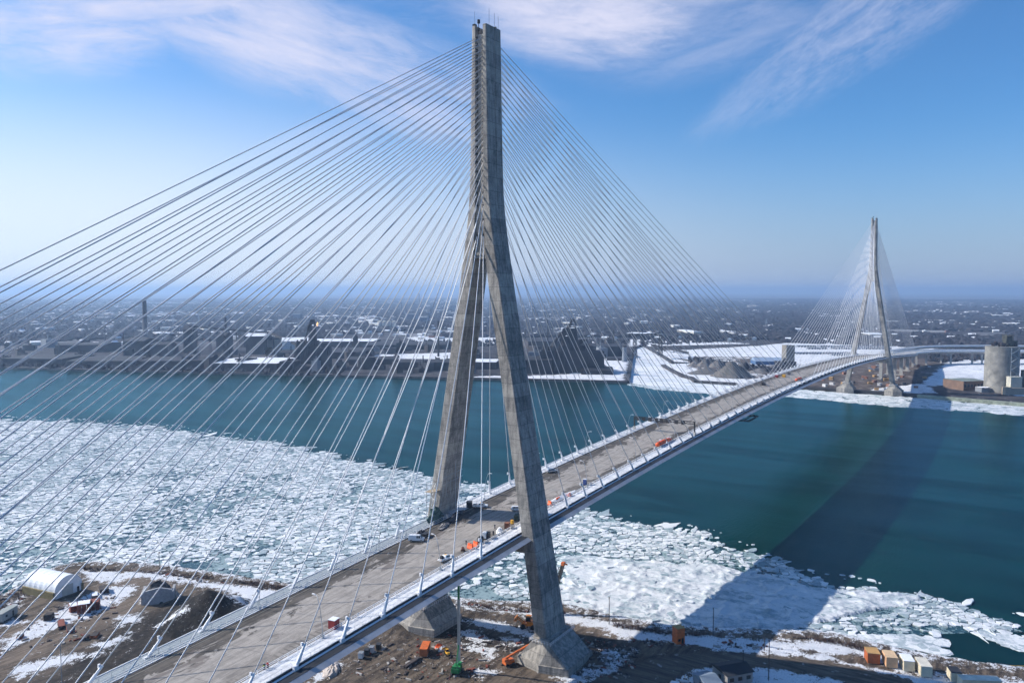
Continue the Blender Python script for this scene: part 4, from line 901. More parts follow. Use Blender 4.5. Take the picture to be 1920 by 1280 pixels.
# steam plume at the mill
mt = bpy.data.materials.new('steam'); mt.use_nodes = True; t = NT(mt.node_tree); p = t.new('ShaderNodeTexCoord').outputs['Object']
v_ = t.new('ShaderNodeVolumePrincipled'); v_.inputs['Color'].default_value = (0.97, 0.98, 1, 1); t.put(v_, 'Density', t.m('MULTIPLY', t.ss(t.noise(p, 0.22, 4, 0.6), 0.40, 0.60), 0.45)); o = t.new('ShaderNodeOutputMaterial'); t.l.new(v_.outputs[0], o.inputs['Volume'])
x, y = far(502, 684); k = depth(x, y)/FPX; mb = MB(); mb.tube([(0, 0, 2), (-0.5*k, 0, 6*k), (-2*k, 0, 14*k), (0, 0, 21*k), (4*k, 0, 27*k), (8*k, 0, 31*k)], [1.2, 2.5*k, 4.5*k, 5*k, 4*k, 1.0*k], 12)
tag(mb.build('steam_cloud', mt, smooth=True, loc=(x, y, 3)), 'white steam rising in front of the mill halls', 'steam', kind='stuff')

# cranes and lattice towers
def lattice(mb, a_, b_, w0, w1, n, r_=0.35):
    A, B = Vector(a_), Vector(b_)
    for i in range(n):
        q0, q1 = A.lerp(B, i/n), A.lerp(B, (i+1)/n); h0, h1 = w0+(w1-w0)*i/n, w0+(w1-w0)*(i+1)/n
        c0 = [q0+Vector((sx*h0/2, sy*h0/2, 0)) for sx, sy in ((-1, -1), (1, -1), (1, 1), (-1, 1))]; c1 = [q1+Vector((sx*h1/2, sy*h1/2, 0)) for sx, sy in ((-1, -1), (1, -1), (1, 1), (-1, 1))]
        for j in range(4): mb.bar(c0[j], c1[j], r_); mb.bar(c0[j], c1[(j+1) % 4], r_*0.6); mb.bar(c1[j], c1[(j+1) % 4], r_*0.6)
def pylon(u, v, hpx, lab, n=None):
    x, y = far(u, v); k = depth(x, y)/FPX; th = thing('power_pylon', lab, 'pylon', (x, y, 3), YAW, 'power pylons beyond the mill')
    mb = MB(); lattice(mb, (0, 0, 0), (0, 0, hpx*k), 7, 1.5, 7, 0.6); mb.build('lattice_mast', GALV, th)
    for f_ in (0.72, 0.84, 0.96): mb = MB(); mb.bar((0, -6, hpx*k*f_), (0, 6, hpx*k*f_), 0.8); mb.build('cross_arm', GALV, th)
for a_ in ((50, 606, 20, 'left power pylon near the left edge below the horizon'), (73, 606, 18, 'second power pylon from the left edge'), (325, 610, 20, 'power pylon right of the tall brown chimney'), (373, 608, 18, 'power pylon above the coal bin'), (1437, 612, 14, 'lone pylon beyond the gravel yard')): pylon(*a_)
x, y = far(1190, 672); x2, y2 = far(1238, 667); th = thing('gantry_crane', 'dark gantry crane beside the frozen slip', 'crane', (x, y, 3)); D = Vector((x2-x, y2-y, 0)); H = 42
for f_ in (0, 1):
    q = D*f_; mb = MB(); lattice(mb, (q.x, q.y, 0), (q.x, q.y, H), 7, 4, 5, 0.9); mb.build('leg', BLK, th)
mb = MB(); lattice(mb, (-D.x*0.25, -D.y*0.25, H+2), (D.x*1.15, D.y*1.15, H+2), 3.5, 3.5, 12, 0.7); mb.bar((-D.x*0.25, -D.y*0.25, H+3), (D.x*1.15, D.y*1.15, H+3), 2, 1.2); mb.build('bridge_girder', BLK, th)
mb = MB(); mb.box((D.x*0.3, D.y*0.3, H-2), (7, 6, 5)); mb.build('trolley_cab', BLK, th)
stack('dust_silo', 'blue grey round silo at the head of the slip', 1171, 678, 9, 30, GREYB, cat='silo')
# cement works at right
x, y = far(1895, 737); k = depth(x, y)/FPX; th = thing('cement_silo', 'big round grey cement silo with machinery on its roof', 'silo', (x, y, 3), YAW-math.pi/2)
SILO = M('silo concrete', (0.27, 0.26, 0.235), 0.85, 0, 0.30, 0.12, 0.2)
mb = MB(); mb.cyl((0, 20, -1), 19.2, 57, 48); mb.build('silo_wall', SILO, th, smooth=False)
mb = MB(); mb.cyl((0, 20, 56), 19.5, 1.2, 48); mb.build('parapet', SILO, th)
mb = MB(); rnd = random.Random(2)
for _ in range(26): mb.box((rnd.uniform(-14, 15), 20+rnd.uniform(-10, 10), 58.5+rnd.uniform(0, 2)), (rnd.uniform(1, 4), rnd.uniform(1, 4), rnd.uniform(2, 5)))
mb.build('roof_machinery', RUST, th)
mb = MB(); lattice(mb, (5, 18, 57), (5, 18, 72), 9, 8, 4, 0.6); mb.box((5, 18, 66), (7, 7, 9)); mb.box((10, 18, 61), (12, 6, 7)); mb.build('head_house', M('olive machinery', (0.13, 0.13, 0.10), 0.8, 0, 0.4, 0.2), th)
mb = MB()
for q in range(10): mb.bar((3+(-5 if q % 2 else 5)*0.8, -0.8, 4+q*5), (3-(-5 if q % 2 else 5)*0.8, -0.8, 9+q*5), 0.9, 0.5)
mb.bar((-1.6, -1.2, 0), (-1.6, -1.2, 57), 0.5); mb.bar((7.6, -1.2, 0), (7.6, -1.2, 57), 0.5); mb.build('stair_tower', GALV, th)
mb = MB(); mb.box((0, -6, 10), (14, 9, 21)); mb.box((0, -6, 21), (15, 10, 1)); mb.build('loading_house', M('cream cladding', (0.52, 0.50, 0.42), 0.7, 0, 0.1, 0.1), th)
mb = MB(); mb.box((-2, -12, 4), (26, 10, 9)); mb.box((-14, -14, 4.5), (7, 8, 10)); mb.build('plinth_building', TAN, th)
mb = MB(); mb.cyl((15, -10, -0.5), 3.2, 16, 16); mb.build('small_silo', M('orange tan tank', (0.50, 0.28, 0.14), 0.6, 0, 0.2, 0.2), th)
mb = MB(); mb.box((24, 4, 14), (12, 12, 29)); mb.build('side_tower', SILO, th)
shed('warehouse', 'low brown warehouse with a green grey roof left of the cement silo', 'warehouse', 1825, 731, 45, 19, 34, M('brown brick wall', (0.19, 0.12, 0.085), 0.9, 0, 0.2, 0.2), M('grey green roof', (0.20, 0.24, 0.22), 0.8, 0, 0.2, 0.1), 0.25, 0.12, wins=6)
shed('loading_shed', 'small flat shed at the left foot of the cement silo', 'shed', 1848, 735, 16, 9, 12, GREYB, SNOWR, 0.1, 0.05)
x, y = far(1481, 692); th = thing('concrete_silo', 'tall square concrete silo seen behind the deck cables', 'silo', (x, y, 3), YAW-math.pi/2+0.2)
mb = MB(); mb.box((0, 6, 19), (15, 14, 40)); mb.build('tower_shaft', M('weathered concrete silo', (0.20, 0.185, 0.16), 0.9, 0, 0.25, 0.06), th)
mb = MB(); mb.box((-7, 2, 6), (26, 22, 14)); mb.tube([(-20, 0, 0), (-9, 0, 18)], 2, 8); mb.build('hopper', BLK, th)
shed('long_shed', 'long low shed with a blue roof in the snow field', 'shed', 1450, 684, 66, 13, 30, BLUE, M('frosted blue roof', (0.28, 0.36, 0.48), 0.6, 0, 0.15, 0.05), 0.0, 0.9)
# gravel and ore heaps
def heap(label, u, v, wpx, hpx, col, seed, elong=1.0):
    x, y = far(u, v); k = depth(x, y)/FPX; r_ = wpx*k/2; H = hpx*k; n = 40; m_ = 16; vs = []; r0 = np.random.default_rng(seed)
    for i in range(m_+1):
        for j in range(n):
            a_ = 2*math.pi*j/n; q = r_*i/m_*(1+0.06*math.sin(3*a_+seed)+0.04*math.sin(7*a_)); X_, Y_ = q*math.cos(a_)*elong, q*math.sin(a_)*0.8
            vs.append((X_, Y_, H*(1-i/m_)**1.05-0.6+0.5*(r0.random()-.5)))
    fs = [(i*n+j, (i+1)*n+j, (i+1)*n+(j+1) % n, i*n+(j+1) % n) for i in range(m_) for j in range(n)]
    mb = MB(); mb.add(vs, fs); o_ = mb.build('gravel_heap', M('gravel %d' % seed, col, 0.95, 0, 0.3, 0.15, 0.3), loc=(x, y+r_*0.0, 3)); o_.rotation_euler = (0, 0, YAW-math.pi/2)
    return tag(o_, label, 'gravel heap', 'heaps of the gravel yard')
heap('tallest pointed grey gravel heap beside the far deck', 1372, 706, 84, 30, (0.125, 0.115, 0.105), 1)
heap('broad low gravel heap left of the tallest one', 1325, 700, 80, 13, (0.12, 0.115, 0.11), 2)
for i, (u, v, w_, h_, lab) in enumerate([(1305, 686, 34, 14, 'leftmost small rounded heap behind the gravel yard'), (1322, 687, 36, 17, 'second rounded heap from the left'), (1345, 688, 40, 15, 'third rounded heap from the left'), (1368, 688, 38, 13, 'fourth rounded heap from the left'), (1392, 690, 40, 11, 'fifth rounded heap from the left, nearest the blue shed'), (1425, 698, 60, 9, 'flat dark heap behind the deck cables'), (1465, 700, 50, 10, 'flat heap at the foot of the concrete silo')]):
    heap(lab, u, v, w_, h_, (0.14, 0.13, 0.125), 10+i)
heap('small pale sand heap on the snowy point of the mill', 1130, 692, 34, 12, (0.42, 0.39, 0.33), 21)
# parked trucks in rows on the snow behind the bridge
TRK = thing('parked_truck', 'truck trailer parked in rows on the snowy lot behind the bridge', 'truck', (0, 0, 0), 0, 'truck trailers parked in rows on the snowy lot')
mb = MB(); mb.box((0, 0, 2.6), (3.2, 13, 3.2)); tb_ = mb.build('box_body', M('dark trailer', (0.09, 0.12, 0.17), 0.6, 0, 0.5, 0.03), TRK)
mb = MB(); mb.box((0, 8.6, 1.9), (2.8, 3.0, 3.0)); mb.build('cab', WHT, TRK)
mb = MB()
for yy in (-4.5, -3.2, 3.5, 8.5):
    for s in (-1, 1): mb.tube([(s*1.5, yy, 0.55), (s*1.1, yy, 0.55)], 0.55, 10)
mb.build('wheels', BLK, TRK)
rows = [(1500, 1655, 651, 26, 0), (1520, 1665, 655, 24, 0), (1490, 1600, 664, 18, 0), (1560, 1620, 667.5, 10, 0), (1640, 1700, 648, 10, 0)]
first = True
for (u0, u1, v, n, _) in rows:
    for i in range(n):
        x, y = far(u0+(u1-u0)*i/(n-1)+random.uniform(-.6, .6), v+random.uniform(-.2, .2))
        if random.random() < 0.12: continue
        rl = {651: 'upper long row', 655: 'second long row', 664: 'middle row', 667.5: 'lowest short row', 648: 'topmost short row behind the far tower'}[v]; rl = '%s trailer in the %s, %s part' % ('truck', rl, 'left' if i < n/3 else ('middle' if i < 2*n/3 else 'right'))
        if first: TRK['label'] = rl
        if first: TRK.location = (x, y, 3.2); TRK.rotation_euler = (0, 0, 0.25); first = False
        else: dup(TRK, (x, y, 3.2), 0.25+random.uniform(-.05, .05), rl)
# construction yard odds and ends by the far tower
rnd = random.Random(11); cols = [(0.55, 0.55, 0.56), (0.25, 0.12, 0.08), (0.10, 0.10, 0.11), (0.5, 0.3, 0.12), (0.16, 0.2, 0.26)]
cm = [M('yard paint %d' % i, c_, 0.7, 0, 0.2, 0.3) for i, c_ in enumerate(cols)]
def crate(u, v, s_, mi, lab, grp, z=3):
    x, y = far(u, v) if z == 3 else XY(u, v, 4)
    mb = MB(); mb.box((0, 0, s_*0.4), (s_*1.6, s_, s_*0.8)); mb.box((0, 0, s_*0.82), (s_*1.7, s_*1.08, s_*0.08)); mb.box((s_*0.81, 0, s_*0.36), (0.05*s_, s_*0.4, s_*0.6))
    o_ = mb.build('site_container', mi, loc=(x, y, z)); o_.rotation_euler = (0, 0, rnd.uniform(0, 3.1)); return tag(o_, lab, 'container', grp)
for i in range(46):
    while True:
        u, v = rnd.uniform(1540, 1760), rnd.uniform(674, 732)
        if inpoly(np.array([u]), np.array([v]), [(1515, 727), (1560, 700), (1640, 682), (1745, 676), (1760, 690), (1735, 712), (1725, 738), (1600, 731)])[0]: break
    ci = rnd.randrange(5); side_ = 'left of' if u < 1600 else ('between the legs of' if u < 1675 else 'right of'); fb = 'near the water' if v > 712 else 'toward the viaduct'
    crate(u, v, rnd.uniform(2, 5), cm[ci], '%s container on muddy yard %s the far tower, %s' % (['pale grey', 'brown', 'black', 'tan', 'blue grey'][ci], side_, fb), 'containers on the far tower yard')
# oil tanks, white silos, warehouses of the far town
TANK = M('white tank paint', (0.78, 0.78, 0.77), 0.5, 0, 0.05, 0.05)
def tankm():
    mb = MB(); mb.cyl((0, 0, 0), 1, 0.55, 24); mb.tube([(0, 0, 0.55), (0, 0, 0.66)], 1.0, 24, 0.05); return mb
tk0 = None; rnd = random.Random(5)
tl = [(140, 621, 9), (155, 620, 7), (180, 622, 13), (300, 620, 10), (318, 619, 8), (100, 612, 6), (395, 606, 8), (430, 610, 7), (560, 586, 8), (580, 583, 9), (600, 588, 8), (618, 585, 9), (640, 590, 10), (655, 587, 9), (690, 579, 7), (700, 583, 8), (715, 577, 7), (745, 578, 7), (770, 584, 8), (800, 577, 6), (665, 602, 8), (680, 604, 8), (525, 592, 7), (475, 589, 7), (1010, 592, 7), (990, 598, 8), (1110, 592, 6), (1450, 610, 8), (1475, 611, 8), (1500, 612, 7), (1620, 607, 7), (1650, 609, 6), (1790, 593, 6), (1810, 595, 7), (1850, 590, 6), (1900, 594, 7), (1125, 603, 8), (1230, 602, 7), (1260, 607, 7), (1330, 603, 6)]
for i, (u, v, wp) in enumerate(tl):
    x, y = far(u, v); k = depth(x, y)/FPX; r_ = wp*k/2
    o_ = tankm().build('storage_tank', TANK, loc=(x, y, 2.5)); o_.scale = (r_, r_, r_*rnd.uniform(.9, 1.2)); tag(o_, 'white round storage tank %s, %s' % ('left of the tall chimney' if u < 273 else ('between the chimney and the flaring furnace' if u < 590 else ('between the flaring furnace and the near tower' if u < 880 else ('right of the near tower' if u < 1300 else 'far at the right of the picture'))), 'close to the horizon' if v < 600 else 'just behind the mill'), 'tank', 'white storage tanks beyond the mill')
for i in range(4):
    x, y = far(712+i*9, 617); k = depth(x, y)/FPX; mb = MB(); mb.cyl((0, 0, 0), 4*k, 15*k, 20); mb.tube([(0, 0, 15*k), (0, 0, 16.5*k)], 4*k, 20, 0.8*k)
    tag(mb.build('grain_silo', M('pale silo wall', (0.62, 0.58, 0.50), 0.7, 0, 0.1, 0.03), loc=(x, y, 2.5)), ['leftmost', 'second', 'third', 'rightmost'][i]+' of the four tall pale silos beyond the mill', 'silo', 'row of four pale silos')
for (u, v, wp, hp_, lab) in [(848, 583, 9, 12, 'square office block on the horizon left of the near tower'), (770, 602, 22, 14, 'dark blocky plant building on the left of the near tower'), (795, 606, 16, 12, 'grey plant building next to the dark blocky one'), (555, 600, 12, 12, 'grey tower block above the flaring furnace'), (150, 598, 110, 3, 'very long flat white roofed warehouse near the left horizon'), (1155, 566, 70, 6, 'low wooded hill shaped landfill on the horizon')]:
    if 'hill' in lab: continue
    shed('town_building', lab, 'building', u, v, wp, hp_, 60, GREYB, SNOWR if hp_ < 5 else GREYB, 0, 0.05)
mb = MB(); x, y = far(1160, 566); k = depth(x, y)/FPX
mb.tube([(-60*k*0+0, 0, -3), (0, 0, 3*k), (0, 0, 5.5*k)], [42*k, 26*k, 12*k], 24); ho_ = mb.build('distant_hill', M('hill woods', (0.05, 0.05, 0.055), 0.95, 0, 0.3, 0.004), loc=(x, y, 0)); tag(ho_, 'low flat topped hill on the horizon', kind='structure')
# warehouses: individually
rnd = random.Random(77)
def free_of_mill(x, y):
    dd = math.hypot(x-CAM[0], y-CAM[1]); return dd > 2050 or (y < 330 and x > 1720)
hm = [MB() for _ in range(4)]
WALLS = [M('town wall a', (0.42, 0.38, 0.33), 0.8, 0, 0.1, 0.02), M('town wall b', (0.50, 0.50, 0.50), 0.8, 0, 0.1, 0.02), M('town wall c', (0.26, 0.14, 0.10), 0.8, 0, 0.1, 0.02), M('town wall d', (0.60, 0.58, 0.52), 0.8, 0, 0.1, 0.02)]
DRF = M('dark shingle', (0.10, 0.10, 0.11), 0.9, 0, 0.2, 0.02)
def housemesh(i, flat=False):
    mb = MB(); mb.box((0, 0, 0.3), (1, 0.75, 0.62), mi=0)
    if flat: mb.box((0, 0, 0.63), (1.02, 0.77, 0.06), mi=1)
    else: mb.loft([[(-0.54, -0.41, 0.6), (-0.54, 0, 0.95), (-0.54, 0.41, 0.6)], [(0.54, -0.41, 0.6), (0.54, 0, 0.95), (0.54, 0.41, 0.6)]], 1)
    me = mb.build('h', [WALLS[i], SNOWR if i != 2 else DRF]); bpy.data.objects.remove(me); return bpy.data.meshes['h' if 'h' in bpy.data.meshes else 'h.%03d' % i]
def mkm(i, flat):
    mb = MB(); mb.box((0, 0, 0.3), (1, 0.75, 0.62), mi=0)
    if flat: mb.box((0, 0, 0.63), (1.02, 0.77, 0.06), mi=1)
    else: mb.loft([[(-0.54, -0.41, 0.6), (-0.54, 0, 0.95), (-0.54, 0.41, 0.6)], [(0.54, -0.41, 0.6), (0.54, 0, 0.95), (0.54, 0.41, 0.6)]], 1)
    o_ = mb.build('tmp', [WALLS[i], SNOWR if i != 2 else DRF]); me = o_.data; bpy.data.objects.remove(o_); me.name = 'house_mesh' if not flat else 'warehouse_mesh'; return me
HM = [mkm(i, False) for i in range(4)]; WM = [mkm(i, True) for i in range(4)]
def place(me, name, x, y, rz, sx, sy, sz, lab, cat, grp):
    o_ = bpy.data.objects.new(name, me); COL.objects.link(o_); o_.location = (x, y, 2.6); o_.rotation_euler = (0, 0, rz); o_.scale = (sx, sy, sz); tag(o_, lab, cat, grp)
def rand_town(dmin, dmax, pw=1.0):
    while True:
        d_ = dmin*(dmax/dmin)**(rnd.random()**pw); a_ = YAW+R(rnd.uniform(-34, 34)); x, y = CAM[0]+d_*math.cos(a_), CAM[1]+d_*math.sin(a_)
        if free_of_mill(x, y) and inpoly(np.array([x]), np.array([y]), far_poly)[0]: return x, y
for i in range(95):
    x, y = rand_town(2100, 7000); s_ = rnd.uniform(22, 60)
    place(WM[rnd.choice((0, 1, 1, 3))], 'distant_warehouse', x, y, rnd.choice((0.1, 0.4, 1.7, 1.2)), s_*1.6, s_, rnd.uniform(9, 18), 'flat snow roofed warehouse %s, %s' % (('at the left' if y > 1.05*x else 'left of the near tower') if y > 0.62*x else ('right of the near tower' if y > 0.25*x else 'behind the far tower'), 'nearer' if math.hypot(x, y) < 3500 else 'toward the horizon'), 'warehouse', 'warehouses of the distant town')
for i in range(85):
    u_, v_ = (rnd.uniform(10, 720), rnd.uniform(603, 632)) if i < 62 else (rnd.uniform(980, 1450), rnd.uniform(598, 634)); x, y = far(u_, v_); s_ = rnd.uniform(12, 34)
    zone_ = 'left of the tall chimney' if u_ < 273 else ('between the chimney and the flaring furnace' if u_ < 590 else ('right of the flaring furnace' if u_ < 900 else 'right of the near tower'))
    place(WM[rnd.choice((0, 1, 3, 3))], 'pale_depot', x, y, rnd.uniform(0, 1.5), s_*rnd.uniform(1.2, 2.6), s_, rnd.uniform(9, 24), 'pale snowy roofed depot behind the mill, %s, %s' % (zone_, 'farther back' if v_ < 617 else 'nearer'), 'depot', 'pale depots and tank sheds behind the mill')
for i in range(280):
    x, y = rand_town(2050, 3300); s_ = rnd.uniform(11, 18)
    place(HM[rnd.randrange(4)], 'distant_house', x, y, rnd.choice((0.25, 1.82)), s_, s_, rnd.uniform(8, 11), 'small pitched roof house among bare trees, %s' % (('at the far left of the suburb' if y > 1.05*x else 'left of the near tower') if y > 0.62*x else ('right of the near tower' if y > 0.25*x else 'behind the far tower')), 'house', 'houses of the distant suburb')
# the rest of the houses as one mass
def mass(name, n, dmin, dmax, build, mats, lab, seed):
    r0 = np.random.default_rng(seed); d_ = dmin*(dmax/dmin)**(r0.random(n)**0.9); a_ = YAW+np.radians(r0.uniform(-35, 35, n)); x = CAM[0]+d_*np.cos(a_); y = CAM[1]+d_*np.sin(a_)
    k_ = inpoly(x, y, far_poly) & (segdist(x, y, FAR_SHORE, False) > 25); return x[k_], y[k_], d_[k_], r0
x, y, d_, r0 = mass('', 9000, 3200, 11000, None, None, '', 3)
keep = vnoise(x, y, 500, 61, 3)-0.10*(y < 0.25*x) > 0.42; x, y, d_ = x[keep], y[keep], d_[keep]; n = len(x)
s_ = r0.uniform(10, 22, n)*(1+d_/9000); s_ = np.where(r0.random(n) < 0.05, s_*3, s_); hh = r0.uniform(7, 10, n); an = r0.choice([0.25, 1.82], n); ca, sa = np.cos(an), np.sin(an)
base = np.array([(-.5, -.4, 0), (.5, -.4, 0), (.5, .4, 0), (-.5, .4, 0), (-.5, -.4, .6), (.5, -.4, .6), (.5, .4, .6), (-.5, .4, .6), (-.5, 0, 1), (.5, 0, 1)])
vx = base[:, 0][None]*s_[:, None]; vy = base[:, 1][None]*s_[:, None]; vz = base[:, 2][None]*hh[:, None]+2.6
V = np.stack([x[:, None]+vx*ca[:, None]-vy*sa[:, None], y[:, None]+vx*sa[:, None]+vy*ca[:, None], vz], 2).reshape(-1, 3)
qf = np.array([(0, 1, 5, 4), (1, 2, 6, 5), (2, 3, 7, 6), (3, 0, 4, 7), (4, 5, 9, 8), (7, 8, 9, 6)]); F = (qf[None]+(np.arange(n)*10)[:, None, None]).reshape(-1, 4)
ho_ = meshnp('suburb_houses', V, F, [WALLS[1], SNOWR, WALLS[2], DRF]); mi_ = np.tile(np.array([0, 0, 0, 0, 1, 1]), n); sel = np.repeat(r0.random(n) < 0.35, 6); mi_ = np.where(sel & (mi_ == 0), 2, mi_); sel = np.repeat(r0.random(n) < 0.68, 6); mi_ = np.where(sel & (mi_ == 1), 3, mi_)
ho_.data.polygons.foreach_set('material_index', mi_.astype(np.int32)); tag(ho_, 'countless small houses of the far suburbs', 'houses', kind='stuff')
# bare woods: clumps of upright ragged blades
mt, t = newmat('bare twigs'); p = t.pos(); a = t.noise(p, 0.02, 4, 0.6)
t.bsdf(t.mix(t.ss(a, 0.35, 0.65), (0.020, 0.021, 0.027), (0.058, 0.055, 0.062)), 0.95, spec=0.1); TW = mt
def woods(name, x, y, hgt, wdt, lab, r0):
    n = len(x); k_ = 6; ang = r0.random((n, 1))*6.28+np.arange(k_)[None]*2*math.pi/k_
    rad = wdt[:, None]*r0.uniform(.35, .6, (n, k_)); ht = hgt[:, None]*r0.uniform(.45, .8, (n, k_))
    ring = np.stack([x[:, None]+rad*np.cos(ang), y[:, None]+rad*np.sin(ang), 2.5+ht*0.85], 2); low = np.stack([x[:, None]+rad*0.8*np.cos(ang), y[:, None]+rad*0.8*np.sin(ang), np.full((n, k_), 1.5)], 2)
    top = np.stack([x+wdt*r0.uniform(-.2, .2, n), y+wdt*r0.uniform(-.2, .2, n), 2.5+hgt], 1)[:, None]
    V = np.concatenate([low, ring, top], 1).reshape(-1, 3); nv = 2*k_+1; f = []
    for j in range(k_): j2 = (j+1) % k_; f += [(j, j2, k_+j2), (j, k_+j2, k_+j), (k_+j, k_+j2, 2*k_)]
    F = (np.array(f)[None]+(np.arange(n)*nv)[:, None, None]).reshape(-1, 3)
    return tag(meshnp(name, V, F, TW), lab, 'woods', kind='stuff')
x, y, d_, r0 = mass('', 56000, 1950, 13000, None, None, '', 8)
ok = (vnoise(x, y, 420, 71, 4)+0.10*r0.random(len(x))+0.07*(y < 0.25*x) > 0.42) & ((d_ > 2150) | (y < 330)) & ~((y < 330) & (x < 1760)); x, y, d_ = x[ok], y[ok], d_[ok]
woods('bare_woods', x, y, r0.uniform(7, 14, len(x)), r0.uniform(9, 20, len(x))*(1+d_/5000), 'dark belts of bare trees across the far suburbs', r0)
# shrubs and scrub between the mill and the river, around the far tower
r0 = np.random.default_rng(9); xs_, ys_ = [], []
for (poly, n) in (([(0, 688), (150, 692), (400, 698), (640, 703), (640, 690), (300, 678), (0, 672)], 900), ([(600, 655), (900, 650), (1000, 646), (1180, 646), (1180, 638), (800, 640), (600, 648)], 700), ([(1290, 672), (1440, 690), (1520, 690), (1480, 704), (1440, 700), (1300, 682)], 260), ([(1200, 650), (1500, 632), (1700, 636), (1920, 645), (1920, 636), (1500, 626), (1200, 636)], 900), ([(1740, 668), (1920, 668), (1920, 674), (1740, 680)], 200)):
    pw = world(poly, 3); a_ = np.array(pw); k_ = 0
    X_ = r0.uniform(a_[:, 0].min(), a_[:, 0].max(), n*30); Y_ = r0.uniform(a_[:, 1].min(), a_[:, 1].max(), n*30); s = inpoly(X_, Y_, pw); xs_.append(X_[s][:n]); ys_.append(Y_[s][:n])
x, y = np.concatenate(xs_), np.concatenate(ys_)
woods('bare_scrub', x, y, r0.uniform(3, 9, len(x)), r0.uniform(4, 10, len(x)), 'leafless scrub in the gaps of the far industrial land', r0)
# clutter of the mill yard: vents, pipes, small annexes
mb = MB(); rnd = random.Random(31)
annex = MB()
for i in range(95):
    u, v = rnd.uniform(0, 1150), rnd.uniform(648, 700)
    x, y = far(u, v)
    if not inpoly(np.array([x]), np.array([y]), far_poly)[0] or segdist(np.array([x]), np.array([y]), FAR_SHORE, False)[0] < 14: continue
    h_ = rnd.uniform(5, 22)*(1.6 if rnd.random() < .12 else 1); a_ = MB(); a_.box((0, 0, h_/2), (rnd.uniform(8, 34), rnd.uniform(8, 24), h_)); a_.box((0, 0, h_+1.5), (rnd.uniform(3, 8), rnd.uniform(3, 8), 3.2)); a_.tube([(3, 2, 0), (3, 2, h_+rnd.uniform(3, 14))], 0.9, 6)
    mc = rnd.choice([0, 0, 1, 0, 2]); o_ = a_.build('mill_annex', [BLK, RUST, GREYB][mc], loc=(x, y, 2.5)); o_.rotation_euler = (0, 0, rnd.uniform(0, 1.5)); zn = ['at the far left of the mill', 'below the tall chimney', 'around the conveyor', 'around the flaring furnace', 'left of the near tower legs', 'around the near tower legs', 'beside the twin peaked furnace'][min(6, int(u/165))]; tag(o_, '%s annex %s, %s' % (['black', 'rust brown', 'grey'][mc], zn, 'near the river' if v > 675 else 'inland'), 'mill building', 'small annexes of the steel mill')
# ============================================================ things on and beside the bridge
def dk(u, v):
    z = 48.0
    for _ in range(30): q = P(u, v, z); z = zd(q.x)
    return q.x, q.y, z+0.02
PW = M('white car paint', (0.74, 0.75, 0.76), 0.25, 0, 0.03, 1); TYRE = M('tyre rubber', (0.02, 0.02, 0.02), 0.9, 0, 0.2, 5); RIM = M('wheel rim', (0.45, 0.46, 0.48), 0.35, 0.8, 0.1, 5)
GLS = M('car glass', (0.015, 0.02, 0.025), 0.08, 0, 0.1, 3); LAMPR = M('tail lamp', (0.35, 0.02, 0.02), 0.3, 0, 0.1, 3); LAMPW = M('head lamp', (0.8, 0.8, 0.75), 0.15, 0, 0.05, 3); BLKP = M('black plastic', (0.025, 0.025, 0.028), 0.6, 0, 0.3, 3)
ORG = M('orange plastic', (0.85, 0.12, 0.02), 0.5, 0, 0.12, 2); ORGS = M('orange painted steel', (0.62, 0.14, 0.03), 0.6, 0, 0.2, 1.2); REDB = M('dark red paint', (0.28, 0.03, 0.03), 0.6, 0, 0.2, 2); YEL = M('machine yellow', (0.72, 0.38, 0.03), 0.5, 0, 0.2, 2)
def extr(prof, w_, mb=None, mi=0, inset=0.0):
    "side profile (x, z) extruded across the width, upper part pulled in"
    mb = mb or MB(); zs = [z for _, z in prof]; z0, z1 = min(zs), max(zs)
    f = lambda z: w_/2-inset*max(0, (z-z0)/(z1-z0))
    return mb.loft([[(x, -f(z), z) for x, z in prof], [(x, f(z), z) for x, z in prof]], mi)
